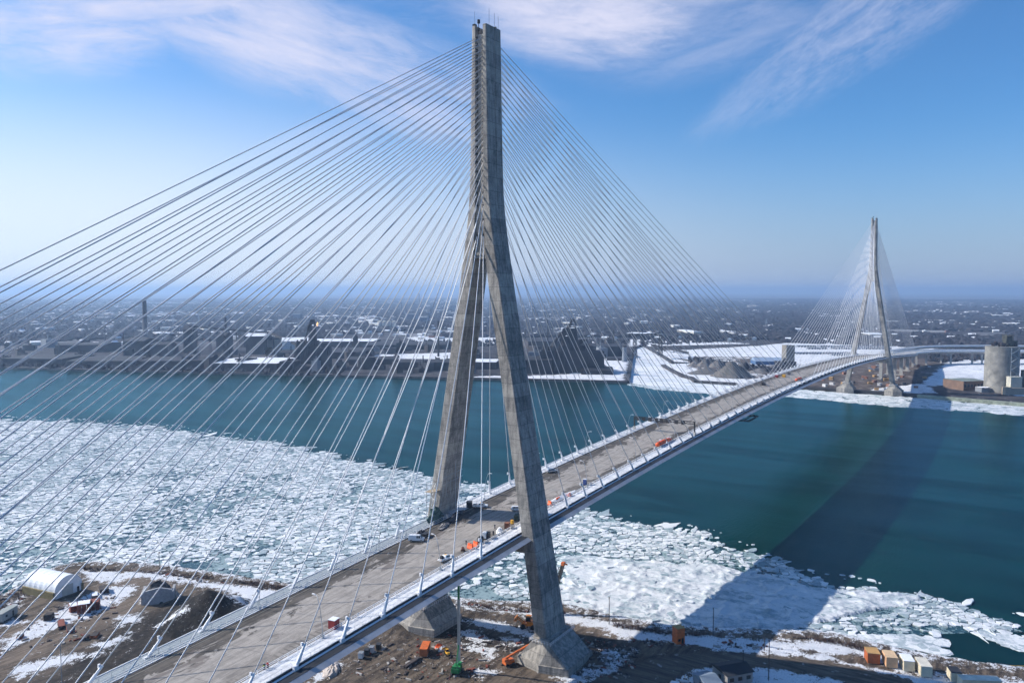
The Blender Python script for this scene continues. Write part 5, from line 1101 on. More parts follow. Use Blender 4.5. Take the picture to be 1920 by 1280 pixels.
def vehicle(kind, label, loc, rz, paint, group=None, load=False):
    th = thing(kind, label, {'pickup_truck': 'pickup truck', 'panel_van': 'van', 'parked_suv': 'car'}[kind], loc, rz, group)
    if kind == 'pickup_truck':
        bp = [(-2.8, .45), (2.7, .45), (2.85, .6), (2.82, 1.0), (2.6, 1.12), (1.35, 1.18), (-2.75, 1.18), (-2.85, .9)]; cp = [(1.45, 1.16), (.75, 1.82), (-.75, 1.85), (-1.05, 1.16)]; W_ = 1.95; ax = (1.8, -1.75)
    elif kind == 'panel_van':
        bp = [(-2.7, .4), (2.5, .4), (2.7, .6), (2.68, 1.05), (2.0, 1.25), (-2.7, 1.25)]; cp = [(2.05, 1.22), (1.3, 2.1), (1.0, 2.2), (-2.55, 2.2), (-2.7, 1.22)]; W_ = 2.0; ax = (1.75, -1.65)
    else:
        bp = [(-2.4, .42), (2.3, .42), (2.42, .6), (2.38, .98), (1.3, 1.1), (-2.4, 1.12)]; cp = [(1.35, 1.08), (.6, 1.72), (-1.9, 1.76), (-2.35, 1.1)]; W_ = 1.92; ax = (1.5, -1.45)
    mb = extr(bp, W_, inset=0.04); extr(cp, W_-.08, mb, inset=.22); bd = mb.build('body', paint, th, bevel=0.05)
    zc0, zc1 = cp[0][1]+.08, max(z for _, z in cp)-.12; xf, xr = cp[0][0], cp[-1][0]
    for s in (-1, 1):
        mb = MB(); xa, xb = cp[1][0]+.05, (cp[-2][0]+.25 if kind != 'panel_van' else .1); n_ = 2
        for k in range(n_):
            a0 = xb+(xa-xb)*k/n_+.06; a1 = xb+(xa-xb)*(k+1)/n_-.06; y0, y1 = s*(W_/2-.04), s*(W_/2-.17)
            mb.add([(a0, y0, zc0), (a1+(.25 if k else 0), y0, zc0), (a1, y1, zc1), (a0, y1, zc1)], [(0, 1, 2, 3)])
        mb.build('side_window', GLS, bd)
        mb = MB(); mb.box((xf-.25, s*(W_/2+.12), zc0+.08), (.16, .22, .2)); mb.build('mirror', BLKP, bd)
        mb = MB(); mb.box((bp[2][0]-.06 if kind != 'parked_suv' else 2.38, s*(W_/2-.3), .86), (.14, .42, .2)); mb.build('headlight', LAMPW, bd)
        mb = MB(); mb.box((bp[-1][0]+.03, s*(W_/2-.16), 1.0), (.1, .2, .3)); mb.build('tail_light', LAMPR, bd)
    dx_, dz_ = cp[1][0]-xf, cp[1][1]-cp[0][1]; nx, nz = dz_, -dx_; L_ = math.hypot(nx, nz); nx, nz = nx/L_*.012, nz/L_*.012
    mb = MB(); mb.add([(xf+dx_*.1+nx, -W_/2+.2, cp[0][1]+dz_*.1+nz), (xf+dx_*.1+nx, W_/2-.2, cp[0][1]+dz_*.1+nz), (xf+dx_*.92+nx, W_/2-.28, cp[0][1]+dz_*.92+nz), (xf+dx_*.92+nx, -W_/2+.28, cp[0][1]+dz_*.92+nz)], [(0, 1, 2, 3)]); mb.build('windscreen', GLS, bd)
    mb = MB(); mb.box((bp[2][0]+.02, 0, .72), (.08, 1.1, .3)); mb.build('grille', BLKP, bd)
    if kind == 'pickup_truck':
        mb = MB(); mb.box((-1.95, 0, 1.19), (1.6, 1.6, .06)); mb.build('cargo_bed', BLKP, bd)
        if load: mb = MB(); mb.box((-1.5, .3, 1.45), (.8, .7, .5)); mb.box((-2.3, -.3, 1.4), (.6, .8, .4)); mb.bar((-2.6, .6, 1.3), (.9, .7, 2.0), .08); mb.build('cargo', BLKP, th)
        mb = MB(); mb.box((0, 0, 1.9), (.3, .9, .1)); mb.build('beacon_bar', YEL, bd)
    for x in ax:
        for s in (-1, 1):
            mb = MB(); mb.tube([(x, s*(W_/2-.25), .38), (x, s*(W_/2+.01), .38)], .38, 16); wh = mb.build('wheel', TYRE, th); mb = MB(); mb.tube([(x, s*(W_/2), .38), (x, s*(W_/2+.03), .38)], .22, 12); mb.build('rim', RIM, wh)
    return th
def at_deck(u, v): return dk(u, v)
vehicle('panel_van', 'white van parked near the far railing before the first tower', dk(781, 1014), R(-62), PW)
vehicle('pickup_truck', 'white pickup parked by the far railing just past the first tower leg shadow', dk(901, 951), R(-60), PW)
vehicle('pickup_truck', 'white pickup with black cargo driving near the camera side railing', dk(836, 1050), R(-8), PW, load=True)
vehicle('parked_suv', 'silver white car by the far railing right of the near tower leg', dk(1034, 885), R(-35), M('silver paint', (0.5, 0.52, 0.54), 0.25, 0.4, 0.05, 1))
vehicle('parked_suv', 'white car mostly hidden behind the near tower leg', dk(970, 957), R(-60), PW)
vehicle('pickup_truck', 'white pickup parked beside the grey shed at the bottom edge', (*XY(1284, 1278, 4), gz(*XY(1284, 1278, 4))+.05), R(-75), PW)
vehicle('parked_suv', 'white car at the very bottom edge next to the parked pickup', (*XY(1270, 1288, 4), gz(*XY(1270, 1288, 4))+.05), R(-72), PW)
vehicle('pickup_truck', 'dark pickup far away on the crest of the deck', dk(1480, 702), R(5), M('dark paint', (0.05, 0.06, 0.08), 0.3, 0, 0.1, 1))
# street lamps along both railings
lp = thing('street_lamp', 'x', 'street lamp', (0, 0, 0), 0, 'street lamps along the bridge railings')
mb = MB(); mb.tube([(0, 0, 0), (0, .35, 4), (0, 1.0, 8), (0, 1.9, 10.4)], .10, 8, .06); pole_ = mb.build('pole', GALV, lp, smooth=True)
mb = MB(); mb.tube([(0, 1.9, 10.4), (0, 2.9, 10.7)], .07, 6); mb.box((0, 3.1, 10.7), (.4, 1.0, .16)); mb.build('lamp_head', STEELW, lp)
mb = MB(); mb.box((0, 0, .35), (.5, .5, .7)); mb.build('base', GALV, lp)
ORD = ['first', 'second', 'third', 'fourth', 'fifth', 'sixth', 'seventh', 'eighth', 'ninth', 'tenth', 'eleventh', 'twelfth', 'thirteenth', 'fourteenth', 'fifteenth', 'sixteenth', 'seventeenth', 'eighteenth']
first = True
for side in (-1, 1):
    nb, nm = 0, 0
    for k in range(20):
        x = -92+48.2*k+(3 if side > 0 else 0)
        if abs(x-2) < 9: x += 12
        if abs(x-SPAN) < 9: continue
        if x < 0: nb += 1; wh = ['leftmost', 'second from the left'][min(nb-1, 1)]+', before the first tower'
        else: nm += 1; wh = ORD[nm-1]+' one past the first tower'
        lab = 'lamp on the %s railing, %s' % ('camera side' if side < 0 else 'far', wh)
        loc = (x, side*(13.0 if side < 0 else 14.95), zd(x)+.16); rz = 0 if side < 0 else math.pi
        if first: lp.location = loc; lp.rotation_euler = (0, 0, rz); lp['label'] = lab; first = False
        else: dup(lp, loc, rz, lab)
# sign gantry over the road
xg = 166.0; zg = zd(xg); th = thing('sign_gantry', 'black sign gantry spanning the roadway with a row of square lane signs', 'gantry', (xg, 0, zg))
for s, y in ((1, 17.0), (-1, -17.0)):
    mb = MB(); mb.box((0, y, 3.6), (.6, .6, 7.1)); cl_ = mb.build('column', BLKP, th); mb = MB(); mb.box((0, y, .9), (1.3, 1.2, 1.7)); mb.build('column_base', CONC, cl_)
mb = MB()
for z_ in (6.0, 7.2):
    for x_ in (-.6, .6): mb.bar((x_, -17.3, z_), (x_, 17.3, z_), .22)
for k in range(20): y = -17+1.7*k; mb.bar((-.6, y, 6.0 if k % 2 else 7.2), (-.6, y+1.7, 7.2 if k % 2 else 6.0), .13); mb.bar((.6, y, 6.0 if k % 2 else 7.2), (.6, y+1.7, 7.2 if k % 2 else 6.0), .13); mb.bar((-.6, y, 7.2), (.6, y, 7.2), .12)
mb.build('truss_beam', BLKP, th)
for k, y in enumerate((14.8, 11.2, 7.6, 4.0, 1.0, -2.4, -7.2, -11.0)): mb = MB(); mb.box((-.85, y, 6.3), (.35, 1.9, 1.9)); mb.box((-1.04, y, 6.3), (.06, 1.7, 1.7)); mb.build('lane_sign', BLKP, th)
# people
def person(label, loc, rz, jacket, trousers, vest=None, arm=0.0):
    mb_v = [(0, 0, .95), (0, 0, 1.2), (0, 0, 1.42), (0, 0, 1.52), (0.02, 0, 1.62), (0.02, 0, 1.74)]
    rad = [.15, .15, .17, .06, .10, .085]; ed = [(0, 1), (1, 2), (2, 3), (3, 4), (4, 5)]
    def add(par, pts, rs):
        for q, r_ in zip(pts, rs): mb_v.append(q); rad.append(r_); ed.append((par, len(mb_v)-1)); par = len(mb_v)-1
        return par
    for s in (-1, 1):
        add(0, [(0, s*.1, .88), (.05*s, s*.11, .5), (-.03+.08*s, s*.11, .1), (.12+.08*s, s*.12, .05)], [.11, .07, .05, .045])
        h_ = add(2, [(0, s*.2, 1.40), (.05+arm, s*.27, 1.13), (.16+arm*2, s*.25, .93+arm*.5), (.19+arm*2.2, s*.25, .86+arm*.6)], [.075, .05, .035, .03])
        for j in range(4): q = mb_v[h_]; add(h_, [(q[0]+.03, q[1]+(j-1.5)*.018, q[2]-.05), (q[0]+.05, q[1]+(j-1.5)*.02, q[2]-.09-.004*j)], [.009, .008])
        q = mb_v[h_]; add(h_, [(q[0]+.045, q[1]-s*.03, q[2]-.02), (q[0]+.07, q[1]-s*.035, q[2]-.045)], [.011, .009])
    me = bpy.data.meshes.new('person'); me.from_pydata(mb_v, ed, []); ob = bpy.data.objects.new('person', me); COL.objects.link(ob)
    sk = ob.modifiers.new('skin', 'SKIN'); 
    for i, r_ in enumerate(rad): me.skin_vertices[0].data[i].radius = (r_, r_)
    me.skin_vertices[0].data[0].use_root = True
    ob.modifiers.new('smooth', 'SUBSURF').levels = 1; ob.modifiers['smooth'].render_levels = 1
    me.materials.append(jacket); ob.location = loc; ob.rotation_euler = (0, 0, rz); tag(ob, label, 'person')
    mb = MB(); mb.tube([(0, 0, .9), (0, 0, 1.15), (0, 0, 1.38), (0, 0, 1.47)], [.19, .19, .235, .12], 12); mb.build('jacket', jacket, ob, smooth=True)
    for s in (-1, 1): mb = MB(); mb.tube([(0, s*.1, .98), (.05*s, s*.11, .5), (-.03+.08*s, s*.11, .08)], [.15, .11, .08], 10); mb.build('trouser_leg', trousers, ob, smooth=True)
    if vest: mb = MB(); mb.tube([(0, 0, 1.0), (0, 0, 1.15), (0, 0, 1.34)], [.2, .2, .24], 12, caps=False); mb.build('vest', vest, ob, smooth=True)
    mb = MB(); mb.tube([(.02, 0, 1.69), (.02, 0, 1.78), (.02, 0, 1.82)], [.125, .11, .04], 12); mb.build('hard_hat', PW, ob, smooth=True)
    mb = MB(); mb.box((.125, 0, 1.66), (.03, .1, .07)); mb.add([(.115, -.015, 1.66), (.115, .015, 1.66), (.15, 0, 1.635)], [(0, 1, 2)]); mb.build('face', M('skin', (0.5, 0.3, 0.22), 0.6, 0, 0.05, 5), ob)
NAVY = M('navy cloth', (0.02, 0.025, 0.04), 0.9, 0, 0.2, 5); REDC = M('red jacket cloth', (0.6, 0.03, 0.03), 0.8, 0, 0.1, 5); HIV = M('lime vest', (0.45, 0.55, 0.06), 0.7, 0, 0.1, 5)
person('worker in dark clothes and a lime vest by the lower railing', dk(495, 1256), R(20), NAVY, NAVY, HIV)
person('worker in a bright red jacket by the lower railing', dk(502, 1253), R(200), REDC, NAVY)
person('person in dark clothes standing alone in the roadway by the near tower leg', dk(928, 991), R(120), NAVY, NAVY)
person('person in dark clothes left of the orange barriers', dk(874, 1021), R(-40), NAVY, NAVY, arm=.1)
person('person in dark clothes between the black machines and the white tarp', dk(925, 1003), R(80), NAVY, NAVY)
# small equipment on the deck
def boxthing(name, label, cat, loc, rz, dims, mat, top=None, group=None, extra=None):
    L_, W_, H_ = dims; th = thing(name, label, cat, loc, rz, group)
    mb = MB(); mb.box((0, 0, H_/2+.12), (L_, W_, H_-.1)); bd = mb.build('body', mat, th, bevel=.04)
    mb = MB(); mb.box((0, 0, H_+.1), (L_+.12, W_+.12, .12)); mb.build('lid', top or mat, th)
    mb = MB(); mb.box((L_*.3, W_*.3, .06), (.2, .3, .14)); mb.box((-L_*.3, W_*.3, .06), (.2, .3, .14)); mb.box((L_*.3, -W_*.3, .06), (.2, .3, .14)); mb.box((-L_*.3, -W_*.3, .06), (.2, .3, .14)); mb.build('skid', BLKP, th)
    mb = MB(); mb.box((L_*.1, -W_/2-.02, H_*.5), (L_*.3, .05, H_*.7)); mb.build('door', BLKP if top is None else mat, bd)
    return th
boxthing('site_cabin', 'small dark red cabin with a snowy white roof by the lower railing', 'cabin', dk(626, 1177), R(10), (2.2, 2.0, 2.4), REDB, SNOWR)
boxthing('portable_toilet', 'dark blue portable toilet standing on the deck edge past the near tower', 'toilet', dk(1097, 909), R(0), (1.3, 1.3, 2.4), M('blue plastic', (0.03, 0.06, 0.22), 0.5, 0, 0.1, 2), PW)
def barrier(label, u, v, rz, L_=2.4, H_=1.7):
    th = thing('safety_barrier', label, 'barrier', dk(u, v), rz, 'orange water filled barriers on the deck'); rings = []
    for x in (-L_/2, -L_/2+.12, L_/2-.12, L_/2):
        k = .9 if abs(x) == L_/2 else 1; rings.append([(x, -.55*k, 0), (x, .55*k, 0), (x, .5*k, .35), (x, .24*k, H_*.6), (x, .2*k, H_*k), (x, -.2*k, H_*k), (x, -.24*k, H_*.6), (x, -.5*k, .35)])
    mb = MB(); mb.loft(rings); mb.build('shell', ORG, th, bevel=.05); mb = MB(); mb.cyl((0, 0, H_), .14, .08, 8); mb.build('filler_cap', BLKP, th)
barrier('left one of the two bright orange barriers by the camera side railing', 882, 1028, R(75)); barrier('right one of the two bright orange barriers by the camera side railing', 892, 1024, R(70))
barrier('orange red barrier right beside the near tower leg', 1031, 946, R(60), 2.0, 1.5); barrier('orange block with a black top on the snowy walkway', 1046, 938, R(5), 3.0, 1.3); barrier('small orange barrier at the end of the snowy walkway', 1068, 930, R(5), 1.6, 1.3)
for lab, u, v, n_ in (('long bright orange wrapped pipe bundle lying along the camera side railing', 1250, 833, 17.0), ('distant orange bundle on the deck toward the far tower', 1497, 713, 15.0)):
    x, y, z = dk(u, v); y = max(y, -10.6); th = thing('pipe_bundle', lab, 'bundle', (x, y, z), R(0)); mb = MB()
    mb.tube([(-n_/2, 0, .95), (-n_/2+.5, 0, 1.05), (0, .05, 1.15), (n_/2-.4, 0, 1.05), (n_/2, 0, 1.0)], [.7, 1.05, 1.15, 1.05, .75], 14); mb.build('wrap', ORG, th, smooth=True)
    for k in range(4): mb = MB(); mb.tube([(-n_/2+n_*(k+.5)/4, 0, 1.1), (-n_/2+n_*(k+.5)/4+.15, 0, 1.1)], 1.17, 14); mb.build('strap', REDB if k == 3 else BLKP, th)
    mb = MB(); mb.box((n_/2+.4, 0, .7), (.9, 1.6, 1.3)); mb.build('end_crate', REDB, th)
    mb = MB(); mb.box((n_/2-.8, .3, 1.95), (1.8, 1.5, .25)); mb.build('snow_cap', SNOWR, th)
def genset(label, u, v, rz, dims, mat, trim, name='generator'):
    L_, W_, H_ = dims; th = thing(name, label, 'machine', dk(u, v), rz, 'machines along the camera side railing')
    mb = MB(); mb.box((0, 0, H_*.5+.35), (L_, W_, H_)); mb.box((L_*.1, 0, H_+.45), (L_*.5, W_*.7, .25)); mb.build('housing', mat, th, bevel=.06)
    mb = MB(); mb.tube([(L_*.3, W_*.2, H_+.3), (L_*.3, W_*.2, H_+.95)], .07, 8); mb.build('exhaust_pipe', trim, th)
    mb = MB(); mb.bar((L_/2, 0, .45), (L_/2+1.0, 0, .3), .1); mb.build('tow_bar', trim, th)
    for s in (-1, 1): mb = MB(); mb.tube([(0, s*(W_/2), .33), (0, s*(W_/2+.2), .33)], .33, 12); mb.build('wheel', TYRE, th)
genset('black compressor just right of the orange barriers', 901, 1017, R(15), (2.2, 1.5, 1.6), BLKP, GALV); genset('black and white generator in the machine row', 914, 1009, R(20), (2.4, 1.6, 1.7), BLKP, PW); genset('white light tower trailer in the machine row', 909, 1010, R(10), (1.2, 1.5, 2.0), PW, GALV)
genset('dark green compressor tight against the near tower leg', 969, 975, R(20), (2.6, 1.6, 1.8), M('dark green', (0.03, 0.05, 0.04), 0.6, 0, 0.2, 2), GALV); genset('small dark machine left of the orange barriers', 868, 1033, R(40), (1.4, 1.0, .8), M('rust machine', (0.16, 0.07, 0.05), 0.7, 0, 0.3, 2), GALV)
genset('white and black machine beside the orange pipe bundle', 1238, 831, R(20), (1.8, 1.2, 1.5), PW, BLKP)
boxthing('wooden_crate', 'reddish brown crate at the end of the machine row', 'crate', dk(951, 990), R(20), (2.0, 1.6, 1.9), M('rusty crate', (0.22, 0.09, 0.05), 0.8, 0, 0.25, 2), M('rusty crate', (0.22, 0.09, 0.05)))
boxthing('yellow_barrel_cart', 'small yellow cart beside the reddish brown crate', 'cart', dk(960, 982), R(0), (.9, .9, 1.3), YEL, YEL)
boxthing('storage_box', 'black storage box at the foot of the far tower leg beside the pickup', 'box', dk(880, 951), R(30), (2.3, 2.0, 2.2), BLKP)
boxthing('storage_box', 'dark box beside the white van at the far railing', 'box', dk(798, 1006), R(10), (2.8, 1.6, 1.2), BLKP)
def lump(name, label, cat, loc, rz, dims, mat, seed, kind=None, lo=.25):
    rnd = random.Random(seed); mb = MB(); n, m_ = 18, 6; L_, W_, H_ = dims; vs = []
    for i in range(m_+1):
        f_ = math.cos(i/m_*math.pi/2)
        for j in range(n):
            a_ = 2*math.pi*j/n; q = f_*(1+rnd.uniform(-lo, lo)*(i < m_)); vs.append((q*math.cos(a_)*L_/2, q*math.sin(a_)*W_/2, H_*math.sin(i/m_*math.pi/2)*(1+rnd.uniform(-lo, lo))-.05))
    fs = [(i*n+j, i*n+(j+1) % n, (i+1)*n+(j+1) % n, (i+1)*n+j) for i in range(m_) for j in range(n)]+[tuple(range(m_*n, m_*n+n))]
    mb.add(vs, fs); o_ = mb.build(name, mat, loc=loc); o_.rotation_euler = (0, 0, rz); return tag(o_, label, cat, kind=kind)
TARP = M('white tarp', (0.80, 0.80, 0.80), 0.7, 0, 0.1, 1.5, 0.3)
lump('covered_pile', 'crumpled white tarp heap between the machines and the brown crate', 'tarp', dk(937, 997), R(25), (5.5, 2.2, 1.4), TARP, 1)
lump('covered_pile', 'long white tarp covered pile on the walkway right of the near tower leg', 'tarp', dk(1058, 930), R(0), (24, 2.8, .8), TARP, 2, lo=.12)
lump('rubble_pile', 'pile of dark and white debris by the far railing', 'debris', dk(833, 986), R(15), (9, 2.6, .9), M('mixed debris', (0.28, 0.26, 0.25), 0.9, 0, 0.8, 3), 3)
lump('rubble_pile', 'dark scrap heap behind the white van', 'debris', dk(789, 1001), R(15), (6, 2.2, 1.3), M('dark debris', (0.06, 0.06, 0.07), 0.9, 0, 0.7, 3), 4)
lump('rubble_pile', 'dark equipment heap at the foot of the far leg', 'debris', dk(856, 969), R(15), (14, 3, 1.6), M('dark debris', (0.06, 0.06, 0.07)), 5)
for (u, v, lab) in ((1432, 722, 'dark vehicle far along the deck by the far railing'), (1456, 708, 'red brown load far along the deck'), (1470, 707, 'distant orange machine beside the far orange bundle')):
    boxthing('deck_load', lab, 'load', dk(u, v), R(5), (5, 2.4, 2.0), {'d': BLKP, 'r': REDB, 'o': YEL}[{'dark': 'd', 'red ': 'r', 'dist': 'o'}[lab[:4]]])
# access scaffold on the far leg of the near tower
th = thing('access_scaffold', 'steel access scaffold clinging to the far leg at deck level', 'scaffold', (-1.0, 18.6, 46)); mb = MB()
for z_ in range(0, 16, 3):
    for y_ in (-1.2, 1.2): mb.bar((-9, y_, z_), (-4, y_, z_), .12)
for x_ in (-9, -6.5, -4.2):
    for y_ in (-1.2, 1.2): mb.bar((x_, y_, -2), (x_, y_, 15), .14)
for z_ in range(0, 15, 3): mb.bar((-9, -1.2, z_), (-6.5, -1.2, z_+3), .1); mb.bar((-6.5, 1.2, z_), (-4.2, 1.2, z_+3), .1)
mb.build('frame', GALV, th); mb = MB(); mb.box((-6.6, 0, 12.1), (6, 3, .2)); mb.build('work_platform', M('plywood', (0.4, 0.32, 0.22), 0.8, 0, 0.2, 1), th)
mb = MB()
for z_ in (14, 16.5): mb.bar((-5, -3.2, z_), (6.5, -3.4, z_+1.5), .14)
for k in range(6): mb.bar((-5+2.2*k, -3.2, 10), (-5+2.2*k, -3.2, 16+k*.3), .1)
mb.bar((2, -3.6, 2), (2, -3.6, 28), .2); mb.build('side_bracing', GALV, th)
lump('green_netting', 'dark green netting bundled at the far leg beside the railing', 'netting', (-9.5, 16.2, zd(-9)+.1), R(0), (8, 4, 4.5), M('green netting', (0.07, 0.12, 0.11), 0.9, 0, 0.4, 1.5), 8)

# ------------------------------------------------------------ near bank
def gp(u, v, dz=0.0):
    x, y = XY(u, v, 4.0); return (x, y, gz(x, y)+dz)
def conta(label, u, v, rz, L_, W_, H_, wallm, roofm, doorside=1, dark=None, group='site trailers by the shore road'):
    th = thing('site_trailer', label, 'trailer', gp(u, v, .25), rz, group)
    mb = MB(); mb.box((0, 0, H_/2+.1), (L_, W_, H_))
    n_ = int(L_/.6)
    for k in range(n_):
        for s in (-1, 1): mb.box((-L_/2+.3+k*.6, s*(W_/2+.02), H_/2+.1), (.25, .06, H_-.3))
    wl = mb.build('wall', wallm, th); mb = MB(); mb.box((0, 0, H_+.18), (L_+.15, W_+.15, .16)); mb.build('roof', roofm, th)
    mb = MB(); mb.box((L_*.2, -W_/2-.06, 1.2), (.9, .08, 2.0)); mb.build('door', dark or BLKP, wl)
    mb = MB(); mb.box((-L_*.22, -W_/2-.06, 1.6), (1.0, .08, .8)); mb.build('window', GLS, wl)
    mb = MB(); mb.box((-L_*.35, 0, -.1), (.4, W_*.8, .5)); mb.box((L_*.35, 0, -.1), (.4, W_*.8, .5)); mb.build('footing_block', CONC, th); return th
CRM = M('cream wall', (0.66, 0.58, 0.42), 0.7, 0, 0.1, 1); CRR = M('cream roof', (0.62, 0.58, 0.50), 0.8, 0, 0.15, 0.6); ORW = M('orange brown wall', (0.50, 0.14, 0.045), 0.7, 0, 0.15, 1); ORR = M('tan orange roof', (0.48, 0.28, 0.10), 0.8, 0, 0.15, 1)
z0 = R(22)
conta('orange brown trailer with a tan roof, leftmost in the row', 1635, 1238, z0, 5.0, 4.0, 3.4, ORW, ORR)
conta('peach coloured trailer second from the left in the row', 1668, 1245, z0, 5.6, 3.6, 3.4, M('peach wall', (0.68, 0.42, 0.24), 0.7, 0, 0.1, 1), M('peach roof', (0.66, 0.46, 0.28), 0.8, 0, 0.1, 1))
conta('cream trailer with a pale grey roof, third in the row', 1700, 1251, z0, 5.6, 3.4, 3.4, CRM, SNOWR)
conta('longer cream trailer with an off white roof, fourth in the row', 1731, 1260, z0, 7.0, 3.4, 3.3, CRM, CRR)
conta('cream hut with a black roof right of the trailer row', 1789, 1272, z0, 4.6, 3.2, 3.0, CRM, BLKP)
conta('long cream trailer at the bottom edge beside the dock', 1836, 1290, R(-62), 12, 3.4, 3.2, CRM, CRR)
conta('orange two tier shed standing in the snow by the shoreline fence', 1272, 1205, R(-35), 3.2, 3.2, 5.6, ORGS, ORR)
conta('orange steel container on the mud left of the green drill rig', 797, 1224, R(28), 6.4, 2.6, 2.5, ORW, ORGS, group='containers between the footings')
# office with dark roof, grey shed
def hut(label, u, v, rz, L_, W_, H_, wallm, roofm):
    th = thing('site_office', label, 'building', gp(u, v, 0), rz); mb = MB(); mb.box((0, 0, H_/2), (L_, W_, H_)); wl = mb.build('wall', wallm, th)
    mb = MB(); mb.loft([[(-L_/2-.5, -W_/2-.5, H_), (-L_/2-.5, 0, H_+1.4), (-L_/2-.5, W_/2+.5, H_)], [(L_/2+.5, -W_/2-.5, H_), (L_/2+.5, 0, H_+1.4), (L_/2+.5, W_/2+.5, H_)]]); mb.build('roof', roofm, th)
    for k in range(3): mb = MB(); mb.box((-L_/2+L_*(k+.5)/3, -W_/2-.04, H_*.55), (1.5, .1, 1.2)); mb.build('window', GLS, wl)
    mb = MB(); mb.box((-L_/2-.04, 0, 1.1), (.1, 1.1, 2.2)); mb.build('door', BLKP, wl)
hut('dark roofed site office in the snow at the bottom edge', 1373, 1272, R(-38), 9.5, 8.5, 3.6, M('grey wall', (0.28, 0.27, 0.26), 0.8, 0, 0.15, 1), M('black shingle', (0.018, 0.022, 0.03), 0.85, 0, 0.3, 1.5))
hut('grey blue flat shed left of the dark roofed office', 1326, 1290, R(-38), 5, 9, 3.0, GREYB, M('slate blue roof', (0.17, 0.22, 0.28), 0.7, 0, 0.1, 1))
# utility poles
def upole(label, u, v, H_, arms=2, rz=0.3, lean=0):
    th = thing('utility_pole', label, 'pole', gp(u, v, -.3), rz, 'utility poles along the shore'); mb = MB(); mb.tube([(0, 0, 0), (lean, 0, H_)], .17, 8, .11); pl = mb.build('pole', M('pole wood', (0.05, 0.045, 0.045), 0.9, 0, 0.2, 2), th)
    for k in range(arms): mb = MB(); mb.bar((-1.1, 0, H_-.4-.8*k), (1.1, 0, H_-.4-.8*k), .14); mb.build('cross_arm', M('pole wood', (0.05, 0.045, 0.045)), pl)
    mb = MB(); mb.box((.3, .1, H_-.1), (.35, .35, .5)); mb.build('lamp_head', BLKP, pl)
upole('pole in the shoreline snow right of the near tower', 1142, 1170, 10.6, 1); upole('pole behind the orange shed by the fence', 1337, 1192, 10.6, 1); upole('pole beside the shore road, right of the site office', 1441, 1275, 13.6, 1)
upole('pole behind the white dome shelter', 83, 1066, 8.5, 1); upole('pole above the grey block shelter by the shore', 299, 1070, 9.0, 1); upole('short pole by the roof of the dark site office', 1393, 1268, 9, 1); upole('dark pole with a flared foot by the fence', 1433, 1219, 5.0, 0)
# pole with a lamp in the foreground at left
th = thing('flood_light', 'slim grey lamp pole in the foreground at the lower left', 'lamp', gp(117, 1310, 0)); x, y = XY(117, 1310, 4)
q = P(117, 1216, 4); H_ = 19.5; mb = MB(); mb.tube([(0, 0, 0), (0, 0, H_)], .17, 8, .1); mb.build('pole', GALV, th); mb = MB(); mb.tube([(0, 0, H_), (.6, -.9, H_+.15)], .08, 6); mb.box((.9, -1.3, H_+.15), (.5, 1.0, .2), .6); mb.build('lamp_head', GALV, th)
# fences
def fence(label, pts, H_=2.0, step=2.5, rails=(1.9, 1.0, .2), mat=GALV):
    th = thing('chain_fence', label, 'fence', gp(*pts[0])); o3 = Vector(th.location); w3 = [Vector(gp(*q)) for q in pts]; P_ = []
    for a_, b_ in zip(w3, w3[1:]):
        n_ = max(1, int((b_-a_).length/step))
        for k in range(n_): q = a_.lerp(b_, k/n_); P_.append(Vector((q.x, q.y, gz(q.x, q.y)))-o3)
    mb = MB()
    for q in P_[:100]: mb = MB(); mb.bar(q-Vector((0, 0, .3)), q+Vector((0, 0, H_)), .09); mb.build('post', mat, th)
    mb = MB()
    for a_, b_ in zip(P_, P_[1:]):
        for r_ in rails: mb.bar(a_+Vector((0, 0, r_)), b_+Vector((0, 0, r_)), .04)
    mb.build('rail', mat, th)
fence('wire fence along the snowy shore right of the near tower', [(1170, 1180), (1260, 1191), (1340, 1195), (1430, 1199), (1530, 1206)], mat=M('fence wire', (0.12, 0.12, 0.13), 0.6, 0.3, 0.1, 1))
fence('dark low barrier rail leading to the trailer row', [(1540, 1204), (1600, 1216), (1650, 1230), (1720, 1246), (1790, 1262)], .8, 3, (.7, .5, .3), M('fence wire', (0.12, 0.12, 0.13)))
fence('wire fence on the mud between the two footings', [(850, 1150), (900, 1158), (940, 1165), (980, 1172), (1008, 1178)], 2.4, 2.2, (2.3, .3), M('fence wire', (0.12, 0.12, 0.13)))
fence('dark shoreline barrier on the left bank beyond the black heap', [(330, 1072), (370, 1080), (430, 1091), (500, 1101), (540, 1108)], 1.1, 3, (1.0, .7, .4, .1), M('dark rail', (0.03, 0.03, 0.03), 0.8, 0, 0.2, 1))
# white dome shelter on container walls
x, y, z = gp(100, 1108); th = thing('dome_shelter', 'white fabric dome shelter standing on a low olive base', 'shelter', (x, y, z), R(99))
L_, W_, hb = 19.0, 12.5, 3.0; mb = MB()
for s in (-1, 1): mb.box((0, s*W_/2, hb/2), (L_, 1.4, hb))
mb.build('side_wall', M('olive base', (0.20, 0.16, 0.07), 0.8, 0, 0.2, 0.8), th)
FAB = M('white fabric', (0.80, 0.82, 0.84), 0.55, 0, 0.04, 0.5, 0.05); mb = MB(); rings = []
for i in range(25):
    x_ = -L_/2-.1+(L_+.2)*i/24; bl = 0.10*abs(math.sin(i*math.pi/4)); rings.append([(x_, (W_/2-bl)*math.cos(a_), hb-.05+(5.4-bl)*math.sin(a_)) for a_ in [math.pi*j/16 for j in range(17)]])
mb.loft(rings, closed=False, caps=False); cv = mb.build('canopy', FAB, th, smooth=False)
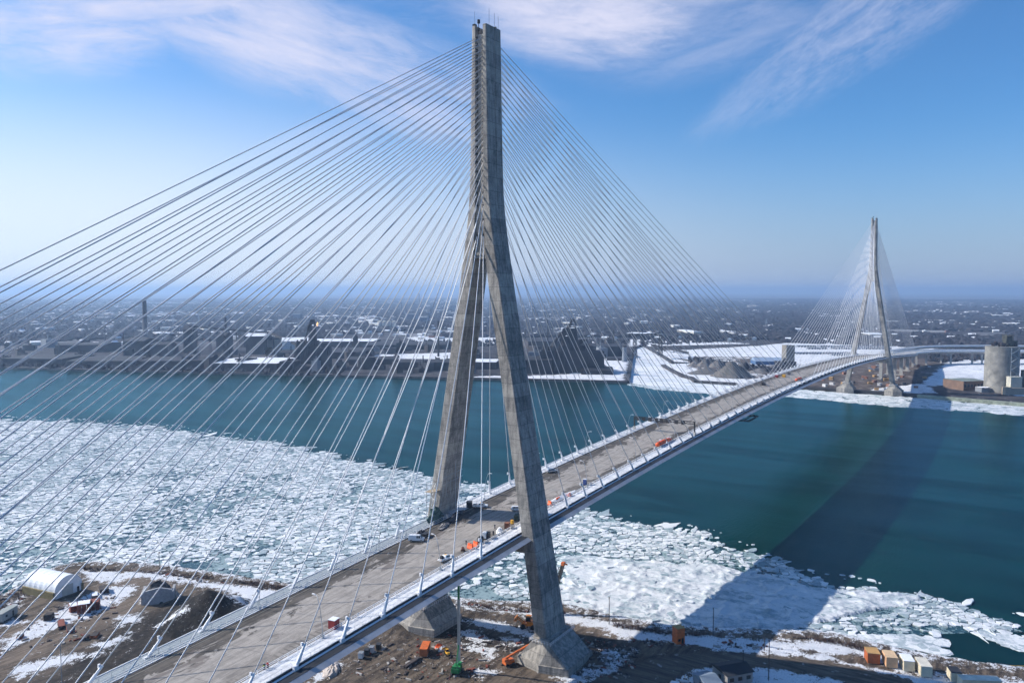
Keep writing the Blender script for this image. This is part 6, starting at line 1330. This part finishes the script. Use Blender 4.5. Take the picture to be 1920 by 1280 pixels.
for s in (-1, 1):
    x_ = s*L_/2; mb = MB(); arc = [(x_, (W_/2-.05)*math.cos(a_), hb+5.3*math.sin(a_)) for a_ in [math.pi*j/16 for j in range(17)]]; mb.add(arc+[(x_, -W_/2+.05, 0), (x_, W_/2-.05, 0)], [tuple(range(19))]); ew = mb.build('end_wall', FAB, th)
    mb = MB(); mb.box((x_+s*.08, .5, 2.2), (.12, 5.0, 4.4)); mb.build('roller_door', M('pale door', (0.5, 0.5, 0.46), 0.6, 0, 0.1, 0.8), ew); mb = MB(); mb.box((x_+s*.1, -4.3, 1.1), (.12, 1.0, 2.1)); mb.build('door', BLKP, ew)
# concrete block bay with a dark fill
x, y, z = gp(298, 1124); th = thing('block_shelter', 'grey concrete block bay holding dark material, left of the black heap', 'shelter', (x, y, z), R(-40))
mb = MB(); mb.box((0, -4, 2.7), (11, .9, 5.6)); mb.box((-5.6, 0, 2.4), (.9, 8.5, 5.0)); mb.box((5.6, 0, 2.2), (.9, 8.5, 4.6)); mb.loft([[(-5.5, -4.4, 5.4), (5.5, -4.4, 5.4), (1, -4.4, 6.6)], [(-5.5, -3.6, 5.4), (5.5, -3.6, 5.4), (1, -3.6, 6.6)]])
mb.build('block_wall', M('block concrete', (0.36, 0.36, 0.37), 0.9, 0, 0.2, 1), th)
o_ = lump('fill_heap', '', '', (0, 0, 0), 0, (11, 8.5, 7.4), M('dark fill', (0.06, 0.06, 0.065), 0.9, 0, 0.5, 1), 14, lo=.15); o_.parent = th; del_ = [o_.pop(k_, None) for k_ in ('label', 'category')]
lump('concrete_slab_pile', 'pale block rubble at the right end of the block bay', 'rubble', gp(322, 1120), 0, (6, 5, 3.2), M('rubble grey', (0.30, 0.29, 0.28), 0.9, 0, 0.5, 1.5), 15)
# stacks of brick red material and dark timber in the yard
rnd = random.Random(8)
def stackpile(label, u, v, rz, L_, W_, H_, mat, mat2=None, name='material_stack', cat='stack', grp='stacks of material in the left yard'):
    th = thing(name, label, cat, gp(u, v, 0), rz, grp); mb = MB(); nl = max(2, int(H_/.45))
    for i in range(nl):
        for k in range(3): mb.box((rnd.uniform(-.15, .15), -W_/2+W_*(k+.5)/3, .25+i*.45), (L_*rnd.uniform(.85, 1.05), W_/3*.86, .38))
    mb.build('layers', mat, th); mb = MB(); mb.box((0, 0, nl*.45+.12), (L_*.9, W_*.85, .12), rnd.uniform(-.05, .05)); mb.build('cover', mat2 or SNOWR, th)
BRK = M('brick red', (0.20, 0.055, 0.035), 0.85, 0, 0.3, 1.5); TIM = M('dark timber', (0.05, 0.04, 0.04), 0.9, 0, 0.4, 1.5)
stackpile('larger brick red stack in the left yard', 158, 1146, R(60), 5, 5, 4.0, BRK); stackpile('brick red stack right of the larger one', 176, 1140, R(55), 5, 4.5, 3.2, BRK, BRK); stackpile('low brick red stack at the left of the group', 138, 1143, R(70), 5, 3, 2.4, BRK)
stackpile('dark timber stack on the snow above the red stacks', 195, 1108, R(65), 6, 3.5, 2.0, TIM, TIM); stackpile('dark timber bundle at the snow edge', 178, 1118, R(60), 5, 2.5, 1.4, TIM); stackpile('dark square crate pile left of the red stacks', 92, 1160, R(40), 3, 3, 2.6, TIM, TIM)
stackpile('long low dark beam stack in the left yard', 115, 1172, R(65), 8, 2.5, 1.0, TIM, BRK); stackpile('second long low beam stack below the red stacks', 130, 1180, R(65), 8, 2.0, .8, BRK, TIM); stackpile('orange brown scrap stack on the mud, lower left', 178, 1193, R(40), 4, 2.5, 1.3, M('orange scrap', (0.4, 0.12, 0.05), 0.8, 0, 0.4, 1.5), TIM)
stackpile('dark scrap stack on the mud, lower left', 160, 1197, R(40), 3.5, 2.2, 1.2, TIM, TIM); stackpile('red machine parts near the snow at the far left', 38, 1195, R(50), 3, 2, 1.2, BRK, TIM); stackpile('dark beams lying on mud between the footings', 773, 1244, R(0), 8, 1.5, .6, TIM, TIM, grp='material near the footings')
conta('grey trailer at the left edge below the dome shelter', 12, 1158, R(30), 9, 3, 3, M('grey trailer', (0.36, 0.38, 0.36), 0.7, 0, 0.1, 1), M('grey trailer roof', (0.32, 0.34, 0.32), 0.8, 0, 0.15, 1), group=None)
# generators under the deck
for lab, u, v, mt_ in (('left white generator box on the mud under the deck', 677, 1233, PW), ('right white generator box on the mud under the deck', 697, 1222, PW), ('black tank beside the two white generator boxes', 710, 1216, BLKP), ('black tank between the two white generator boxes', 688, 1227, BLKP)):
    th = thing('generator_box', lab, 'generator', gp(u, v, 0), R(25), 'generator boxes under the deck'); mb = MB(); mb.box((0, 0, 1.1), (2.0, 1.6, 1.8)); mb.build('housing', mt_, th, bevel=.06); mb = MB(); mb.box((0, 0, 2.05), (2.1, 1.7, .12)); mb.build('lid', GREYB if mt_ is PW else BLKP, th); mb = MB(); mb.box((0, 0, .12), (2.3, 1.2, .2)); mb.build('skid', BLKP, th)
lump('rock', 'large pale boulder slab on the mud under the deck edge', 'rock', gp(622, 1255), R(30), (11, 5, 1.4), M('pale rock', (0.52, 0.45, 0.40), 0.9, 0, 0.25, 1, 0.4), 17)
# drill rig with a tall mast
th = thing('drill_rig', 'tall mast drill rig with a green crawler base between the footings', 'drill rig', gp(857, 1262), R(20)); GRN = M('machine green', (0.02, 0.22, 0.07), 0.5, 0, 0.3, 1)
for s in (-1, 1):
    mb = MB(); mb.loft([[(-2.6, s*1.3-.35, .5), (-2.2, s*1.3-.35, .05), (2.2, s*1.3-.35, .05), (2.6, s*1.3-.35, .5), (2.2, s*1.3-.35, 1.0), (-2.2, s*1.3-.35, 1.0)], [(-2.6, s*1.3+.35, .5), (-2.2, s*1.3+.35, .05), (2.2, s*1.3+.35, .05), (2.6, s*1.3+.35, .5), (2.2, s*1.3+.35, 1.0), (-2.2, s*1.3+.35, 1.0)]]); mb.build('crawler_track', BLKP, th)
mb = MB(); mb.box((-.4, 0, 1.9), (4.2, 2.6, 1.5)); mb.box((.9, -.8, 2.9), (1.4, 1.0, 1.3)); mb.box((-1.5, .3, 2.9), (1.5, 1.6, .6)); mb.build('upper_body', GRN, th, bevel=.05); mb = MB(); mb.box((1.62, -.8, 3.0), (.06, .8, .9)); mb.build('cab_window', GLS, th)
mb = MB(); mb.box((2.2, 0, 12.3), (.85, .85, 24)); mb.build('lower_mast', M('mast grey', (0.55, 0.55, 0.53), 0.5, 0.2, 0.1, 1), th); mb = MB(); mb.box((2.2, 0, 28), (.6, .6, 10)); mb.tube([(2.2, 0, 32.5), (2.2, 0, 33.6)], .4, 8); mb.build('upper_mast', GRN, th); mb = MB(); mb.bar((-1.4, 0, 2.6), (2.0, 0, 9), .3); mb.build('mast_brace', GRN, th)
# boom lift and loader
th = thing('boom_lift', 'orange boom lift with its long arm raised toward the tower footing', 'boom lift', gp(953, 1246), R(-22)); mb = MB(); mb.box((0, 0, 1.3), (3.6, 2.3, 1.3)); mb.box((-1.2, 0, 2.2), (1.6, 1.6, .8)); mb.build('chassis', ORGS, th, bevel=.06)
for x_ in (-1.2, 1.2):
    for s in (-1, 1): mb = MB(); mb.tube([(x_, s*1.0, .55), (x_, s*1.35, .55)], .55, 14); mb.build('wheel', TYRE, th)
mb = MB(); mb.bar((-1.2, 0, 2.6), (8, 0, 4.6), .5, .6); mb.bar((7.6, 0, 4.5), (11.4, 0, 5.6), .34, .4); mb.build('boom_arm', ORGS, th); mb = MB(); mb.box((11.8, 0, 5.8), (1.0, 1.8, 1.1)); mb.build('basket', BLKP, th)
def loader(label, u, v, rz, mat, sc_=1.0):
    th = thing('wheel_loader', label, 'loader', gp(u, v), rz); th.scale = (sc_,)*3; mb = MB(); mb.box((-1.3, 0, 1.6), (3.0, 1.9, 1.3)); mb.box((1.0, 0, 1.2), (1.8, 1.2, .8)); mb.build('chassis', mat, th, bevel=.06); mb = MB(); mb.box((-.2, 0, 2.9), (1.4, 1.4, 1.5)); cb_ = mb.build('cab', GLS, th); mb = MB(); mb.box((-.2, 0, 3.72), (1.6, 1.6, .14)); mb.build('cab_roof', mat, cb_)
    mb = MB(); mb.bar((1.2, -.5, 1.6), (3.3, -.5, 2.9), .25); mb.bar((1.2, .5, 1.6), (3.3, .5, 2.9), .25); mb.build('lift_arm', mat, th); mb = MB(); mb.loft([[(3.2, -1.4, 2.3), (4.3, -1.4, 2.4), (3.4, -1.4, 3.4)], [(3.2, 1.4, 2.3), (4.3, 1.4, 2.4), (3.4, 1.4, 3.4)]]); mb.build('bucket', mat, th)
    for x_ in (-1.8, 1.4):
        for s in (-1, 1): mb = MB(); mb.tube([(x_, s*.85, .75), (x_, s*1.4, .75)], .75, 16); mb.build('wheel', TYRE, th)
loader('orange yellow loader partly hidden behind the near tower leg', 990, 1176, R(110), M('machine orange', (0.72, 0.22, 0.02), 0.5, 0, 0.2, 2), 1.25); loader('small yellow loader right of the orange container', 838, 1226, R(60), YEL, .55)
for lab, u, v, mt_ in (('red tarp bundle right of the orange container', 822, 1213, ORG), ('white bag beside the red tarp bundle', 829, 1217, TARP)): lump('site_bundle', lab, 'bundle', gp(u, v), 0, (3.4, 2.0, 1.2), mt_, int(u))
# crawler crane behind the near leg: boom tip shows right of the leg
x, y = XY(1030, 1150, 4); th = thing('crawler_crane', 'black crane boom with an orange tip rising behind the near tower leg', 'crane', (x, y, gz(x, y)), R(0)); q = P(1040, 1090, 22); 
mb = MB(); mb.box((0, 0, 1.6), (5, 3, 1.6)); mb.box((0, 0, .5), (6, 4, .9)); mb.build('crane_base', BLKP, th)
def P_at_depth(u, v, ref):
    d = FW+RT*((u-960)/FPX)-UP*((v-640)/FPX); return Vector(CAM)+d*(Vector(ref)-Vector(CAM)).dot(FW)
tip = P_at_depth(1056, 1056, (x+4, y-2, 4))-Vector(th.location); mb = MB(); b0_ = Vector((0, 0, 2)); n_ = 9; nd = (tip-b0_).normalized()
lattice(mb, b0_, tip, 1.3, 1.0, n_, .22); mb.bar(b0_, tip, .55); mb.build('boom', BLKP, th); mb = MB(); mb.box(tip, (1.6, 1.2, 1.2)); mb.bar(tip, tip+Vector((1.4, -1.0, -.6)), .5); mb.build('boom_tip', ORGS, th)
# dock with a yellow frame
th = thing('timber_dock', 'snowy dock with yellow railings at the lower right corner', 'dock', (*XY(1890, 1262, 1), 1.2), R(-62)); DKY = M('dock yellow', (0.50, 0.33, 0.06), 0.6, 0, 0.3, 1)
mb = MB(); mb.box((0, 0, 0), (17, 6, .5)); mb.build('platform', M('dock boards', (0.42, 0.38, 0.36), 0.9, 0, 0.5, 1.2), th)
for s in (-1, 1):
    mb = MB(); 
    for z_ in (.7, 1.3): mb.bar((-8.4, s*2.9, z_), (8.4, s*2.9, z_), .16)
    for k in range(8): mb.bar((-8.4+2.4*k, s*2.9, .2), (-8.4+2.4*k, s*2.9, 1.3), .16)
    mb.build('side_railing', DKY, th)
mb = MB(); mb.bar((-8.4, -2.9, 1.3), (-8.4, 2.9, 1.3), .2); mb.bar((-8.4, -2.9, .5), (-8.4, 2.9, .5), .2); mb.box((0, -2.9, -.2), (17, .4, .6)); mb.box((0, 2.9, -.2), (17, .4, .6)); mb.build('end_frame', DKY, th)
for k in range(4):
    for s in (-1, 1): mb = MB(); mb.tube([(-7+4.6*k, s*2.6, -3), (-7+4.6*k, s*2.6, 0)], .25, 8); mb.build('pile', TIM, th)
# bushes along the shore and scattered debris
def brush(name, lab, regs, n, hmin, hmax, mat, seed, kind='stuff', cat='shrubs', rad=0.45):
    r1 = random.Random(seed); mb = MB()
    for reg, m_ in regs:
        pw = world(reg, 4); xs_ = [q[0] for q in pw]; ys_ = [q[1] for q in pw]; k = 0; tr = 0
        while k < m_ and tr < m_*50:
            tr += 1; x, y = r1.uniform(min(xs_), max(xs_)), r1.uniform(min(ys_), max(ys_))
            if not inpoly(np.array([x]), np.array([y]), pw)[0]: continue
            k += 1; z_ = max(gz(x, y), .3); h_ = r1.uniform(hmin, hmax)
            for _ in range(n):
                a_ = r1.uniform(0, 6.28); e_ = r1.uniform(.3, 1.4); d_ = Vector((math.cos(a_)*math.cos(e_), math.sin(a_)*math.cos(e_), math.sin(e_)))*h_*r1.uniform(.5, 1); s_ = Vector((-math.sin(a_), math.cos(a_), 0))*r1.uniform(.03, .08)
                b_ = Vector((x, y, z_-.1)); b0 = len(mb.v); mb.v += [tuple(b_-s_), tuple(b_+s_), tuple(b_+d_)]; mb.f.append((b0, b0+1, b0+2)); mb.mi.append(0)
    return tag(mb.build(name, mat), lab, cat, kind=kind)
RB = M('red brown twigs', (0.09, 0.055, 0.045), 0.95, 0, 0.4, 0.6)
brush('shore_brush', 'red brown leafless brush along the near shoreline', [([(850, 1131), (930, 1138), (1060, 1146), (1060, 1152), (930, 1145), (850, 1138)], 160), ([(1150, 1168), (1260, 1186), (1320, 1190), (1300, 1194), (1150, 1176)], 200), ([(1480, 1194), (1560, 1199), (1640, 1217), (1700, 1232), (1650, 1226), (1560, 1206)], 170), ([(440, 1088), (550, 1102), (560, 1112), (470, 1100)], 220), ([(150, 1062), (400, 1080), (400, 1086), (250, 1070), (160, 1070)], 240), ([(0, 1128), (60, 1096), (100, 1080), (60, 1110), (0, 1142)], 120)], 16, .8, 2.2, RB, 5)
deb = MB(); r1 = random.Random(12)
for (reg, n_) in (([(700, 1210), (860, 1175), (1000, 1200), (960, 1260), (900, 1275), (700, 1275), (640, 1260)], 420), ([(1090, 1190), (1200, 1215), (1180, 1270), (1100, 1270)], 240), ([(0, 1110), (120, 1080), (60, 1120), (0, 1160)], 150), ([(60, 1150), (200, 1110), (230, 1110), (200, 1200), (40, 1215)], 240), ([(1340, 1200), (1440, 1210), (1430, 1218), (1340, 1214)], 70), ([(1180, 1196), (1300, 1204), (1300, 1214), (1200, 1210)], 60), ([(300, 1072), (500, 1100), (500, 1106), (300, 1080)], 90), ([(860, 1128), (1000, 1145), (1000, 1150), (860, 1134)], 90)):
    pw = world(reg, 4); xs_ = [q[0] for q in pw]; ys_ = [q[1] for q in pw]; k = 0
    while k < n_:
        x, y = r1.uniform(min(xs_), max(xs_)), r1.uniform(min(ys_), max(ys_))
        if not inpoly(np.array([x]), np.array([y]), pw)[0]: continue
        k += 1; s_ = .15+.9*r1.random()**3; deb.box((x, y, gz(x, y)+s_*.2), (s_*r1.uniform(.6, 3.5), s_*r1.uniform(.4, 1), s_*.6), r1.uniform(0, 3.1), mi=r1.choice((0, 0, 1, 2, 3)))
tag(deb.build('scattered_debris', [TIM, M('broken stone', (0.24, 0.21, 0.19), 0.9, 0, 0.3, 2), BRK, M('scrap pale', (0.38, 0.36, 0.34), 0.8, 0, 0.2, 2)]), 'boards, stones and scrap scattered over the construction ground', 'debris', kind='stuff')
# ============================================================ haze
mt = bpy.data.materials.new('haze'); mt.use_nodes = True; t = NT(mt.node_tree)
v = t.new('ShaderNodeVolumePrincipled'); v.inputs['Color'].default_value = (0.48, 0.69, 1.0, 1); v.inputs['Density'].default_value = 1.1e-4; v.inputs['Anisotropy'].default_value = 0.25
o = t.new('ShaderNodeOutputMaterial'); t.l.new(v.outputs[0], o.inputs['Volume'])
hb = MB(); hb.box((0, 0, 0), (1, 1, 1)); ho = hb.build('haze', mt)
ho.scale = (41800, 78000, 240); ho.location = (-1600+20900-100, 7000, 120-7)
tag(ho, 'thin blue winter haze over the river and city', kind='stuff')
